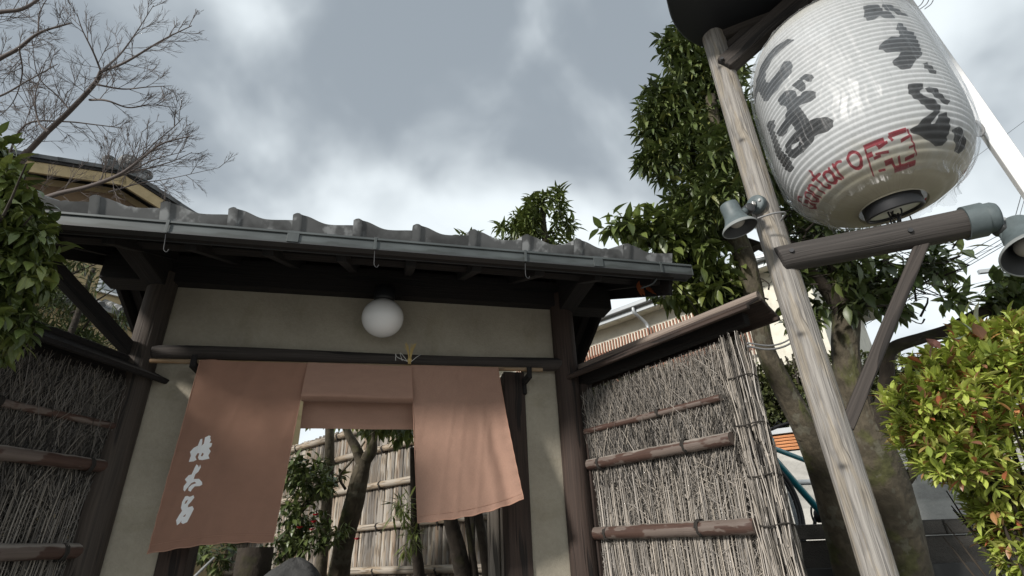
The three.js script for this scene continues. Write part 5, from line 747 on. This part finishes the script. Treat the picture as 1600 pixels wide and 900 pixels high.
// ---------- garden seen through the gate ----------
{
  const g = thing('bamboo_fence', 'tall weathered bamboo fence of upright split canes inside the garden', 'fence', [0.049, 0.85, -2.836], Math.atan2(-0.811, 0.585)); rnd = mulberry(101); // local x towards the near end
  const forms = [0, 1, 2, 3, 4].map(k => { const r = 0.0225 + (k % 3) * 0.0015, n = 24, ph = k * 0.11, step = 0.34 + k * 0.025; return grid(6, n, (u, v) => { const a = Math.PI * (u - 0.5), y = v * 1.57, kk = ((y + ph) / step) % 1, dd = Math.min(kk, 1 - kk) * step, s = r * (1 + 0.14 * Math.exp(-((dd / 0.009) ** 2))); return V(Math.sin(a) * s, y, Math.cos(a) * s * 0.55); }, (u, v, p) => [u * 0.07 + k * 0.03, p.y + ph * 3]); });
  const cm = [[0.38, 0.365, 0.345], [0.26, 0.25, 0.24], [0.48, 0.465, 0.44], [0.34, 0.29, 0.25], [0.18, 0.172, 0.165]].map(c => mat(c, { map: T.bamboo, roughness: 0.7 }));
  for (let i = 0; i < 118; i++) { const s = part(g, 'bamboo_cane', forms[Math.floor(rnd() * 5)], cm[Math.floor(rnd() * 5)]); s.position.set(-3.4 + i * 0.0445 + rr(-0.002, 0.002), rr(-0.01, 0.012), rr(-0.006, 0.006)); s.rotation.z = rr(-0.006, 0.006); }
  part(g, 'backing', boxAt(-3.45, 1.9, 0, 1.55, -0.05, -0.02, 0), M.dark);
  for (const [y, r, a, b] of [[1.505, 0.032, -3.4, 1.85], [1.255, 0.030, -3.4, 1.85], [0.920, 0.032, -3.4, 1.85], [0.552, 0.030, -3.4, 1.85], [0.185, 0.032, -3.4, 1.85]]) {
    for (const z of [0.035]) { const rail = part(g, 'bamboo_rail', bambooRod(V(a, y, z), V(b, y + rr(-0.02, 0.02), z), r, 0.36, rnd(), { sides: 12 }), M.bamboo); for (const s of [-2.7, -1.85, -0.95, -0.1, 0.75, 1.5]) { const P = []; for (let q = 0; q <= 20; q++) { const t = q / 20 * 12.566; P.push(V(s + q * 0.0012 - 0.012, y + Math.sin(t) * (r + 0.004), z + Math.cos(t) * (r + 0.004))); } P.push(V(s + 0.02, y - 0.07, z + r)); part(rail, 'cord_knot', limb(P, [0.005, 0.004], { sides: 5, exact: true }), M.cord); } }
  }
}
const gardenTree = (name, label, d, stems, leaves, m, seed) => {
  const b = at(stems[0][0][0][0], stems[0][0][0][1], d), g = thing(name, label, 'tree', [b.x, 0.85, b.z]); rnd = mulberry(seed);
  stems.forEach(([pts, rad], i) => { const P = pts.map(([x, y, dd]) => at(x, y, d + (dd || 0))); if (!i) P.unshift(V(P[0].x, 0.85, P[0].z)); wpart(g, i ? 'limb' : 'trunk', limb(P, rad, { sides: 14, per: 7, wob: 0.10, seed, freq: 5 }), m); });
  if (leaves) foliage(g, leaves.bl, { droop: 0.2, thin: 0.25, clump: 5, ...leaves });
};
gardenTree('garden_tree', 'slender straight trunk in front of the bamboo fence left of the forked tree', 4.2, [[[[500, 905], [508, 820], [514, 740], [515, 670], [513, 600]], [0.05, 0.046, 0.042, 0.038, 0.034, 0.03]]], { bl: [blob(505, 745, 4.15, 34, 22, 26)], leaf: LEAF.broad, size: 0.07, per: 6, palette: G.dark }, M.bark, 111);
gardenTree('garden_tree', 'thick mossy forked trunk in front of the bamboo fence in the gate opening', 3.9, [[[[528, 905], [538, 850], [552, 790], [562, 745], [570, 715]], [0.085, 0.08, 0.074, 0.072, 0.066, 0.05]], [[[566, 725], [556, 700], [546, 682], [538, 660], [530, 620]], [0.045, 0.036, 0.03, 0.026, 0.02]], [[[568, 722], [580, 705], [582, 690], [590, 650]], [0.05, 0.042, 0.034, 0.02]], [[[540, 765], [530, 745], [548, 722], [570, 690]], [0.010, 0.009, 0.007]]], { bl: [blob(620, 665, 3.6, 40, 26, 26), blob(585, 665, 3.7, 30, 12, 10), blob(560, 640, 3.7, 90, 20, 40)], leaf: LEAF.broad, size: 0.085, per: 5, palette: G.mid, droop: 0.5 }, M.bark, 112);
gardenTree('garden_tree', 'narrow leaved young tree below the right curtain panel beside the bamboo fence', 3.5, [[[[655, 905], [650, 850], [647, 780], [645, 700]], [0.045, 0.04, 0.034, 0.025, 0.02]]], { bl: [blob(628, 795, 3.4, 24, 20, 14), blob(640, 840, 3.4, 24, 24, 12)], leaf: LEAF.needle, size: 0.10, per: 8, palette: G.mid, droop: 0.4 }, M.darkbark, 113);
gardenTree('garden_tree', 'dark leaning trunk under the right curtain panel, thickest of the group there', 3.3, [[[[724, 905], [716, 860], [706, 820], [690, 740]], [0.06, 0.055, 0.052, 0.046, 0.03]]], null, M.darkbark, 114);
gardenTree('garden_tree', 'thinnest dark stem under the right curtain panel, left of the upright one', 3.3, [[[[742, 905], [737, 860], [731, 820], [722, 740]], [0.028, 0.026, 0.022, 0.018, 0.014]]], null, M.darkbark, 115);
gardenTree('garden_tree', 'dark upright stem under the right curtain panel, nearest the door jamb', 3.3, [[[[762, 905], [757, 860], [750, 820], [740, 740]], [0.04, 0.036, 0.032, 0.028, 0.02]]], null, M.darkbark, 116);
{
  const c = at(470, 790, 3.7), g = thing('camellia_bush', 'dark camellia bush with a few red flowers in the gate opening', 'bush', [c.x, 0.85, c.z]); rnd = mulberry(121);
  for (const q of [[[440, 900], [445, 840], [465, 800], [490, 770]], [[440, 900], [448, 860], [470, 830], [520, 815]], [[445, 850], [452, 815], [462, 790], [455, 760]], [[470, 800], [490, 778], [505, 765], [530, 752]]]) wpart(g, 'branch', limb(q.map(([x, y]) => at(x, y, 3.7)), [0.016, 0.006], { sides: 7, wob: 0.1 }), M.bark);
  foliage(g, [blob(470, 735, 3.7, 42, 30, 95), blob(490, 760, 3.65, 34, 20, 40), blob(470, 800, 3.65, 36, 32, 60), blob(480, 835, 3.6, 40, 30, 60), blob(440, 860, 3.6, 30, 40, 50), blob(525, 835, 3.65, 24, 18, 20), blob(330, 870, 3.2, 40, 24, 40)], { leaf: LEAF.broad, size: 0.062, per: 6, palette: G.dark, droop: 0.15, thin: 0.28, clump: 6 });
  for (const [x, y] of [[468, 826], [490, 817], [493, 806], [487, 829], [558, 844]]) { const f = new THREE.Group(); f.name = 'flower'; f.position.copy(at(x, y, 3.52).sub(g.position)); g.add(f); for (let i = 0; i < 7; i++) { const a = i * 0.9; part(f, 'petal', LEAF.round, M.flower).applyMatrix4(frame(V(Math.cos(a) * 0.7, 0.5 + 0.2 * (i % 2), Math.sin(a) * 0.7), 0.3, 0.028, V(0, 0, 0))); } }
}
{
  const c = at(458, 905, 3.1), geo = new THREE.SphereGeometry(1, 64, 40), p = geo.attributes.position; for (let i = 0; i < p.count; i++) { const v = V(p.getX(i), p.getY(i), p.getZ(i)).normalize(), n = 0.82 + 0.4 * fbm(v.x * 1.4 + 5, v.y * 1.4 + 2, v.z * 1.4 + 9, 4); p.setXYZ(i, v.x * n * 0.27, v.y * n * 0.30, v.z * n * 0.24); } geo.computeVertexNormals();
  const o = solo('garden_rock', geo, M.rock, 'dark rounded garden rock at the bottom of the gate opening', 'rock'); o.position.set(c.x, c.y - 0.215, c.z);
}
{
  const a = at(276, 880, 2.85), b = at(398, 870, 3.2);
  solo('tree_stump', limb([V(b.x, 0.5, b.z), V(b.x, 1.23, b.z)], [0.11, 0.105], { sides: 18, per: 8, wob: 0.06 }).translate(-b.x, 0, -b.z), M.darkbark, 'thick dark cut stump under the left curtain panel', 'stump').position.set(b.x, 0, b.z);
  solo('garden_pipe', rod(at(300, 905, 2.9), at(334, 872, 3.1), 0.008), M.bolt, 'pale thin slanting pipe under the left curtain panel', 'pipe');
}

renderer.render(scene, camera);
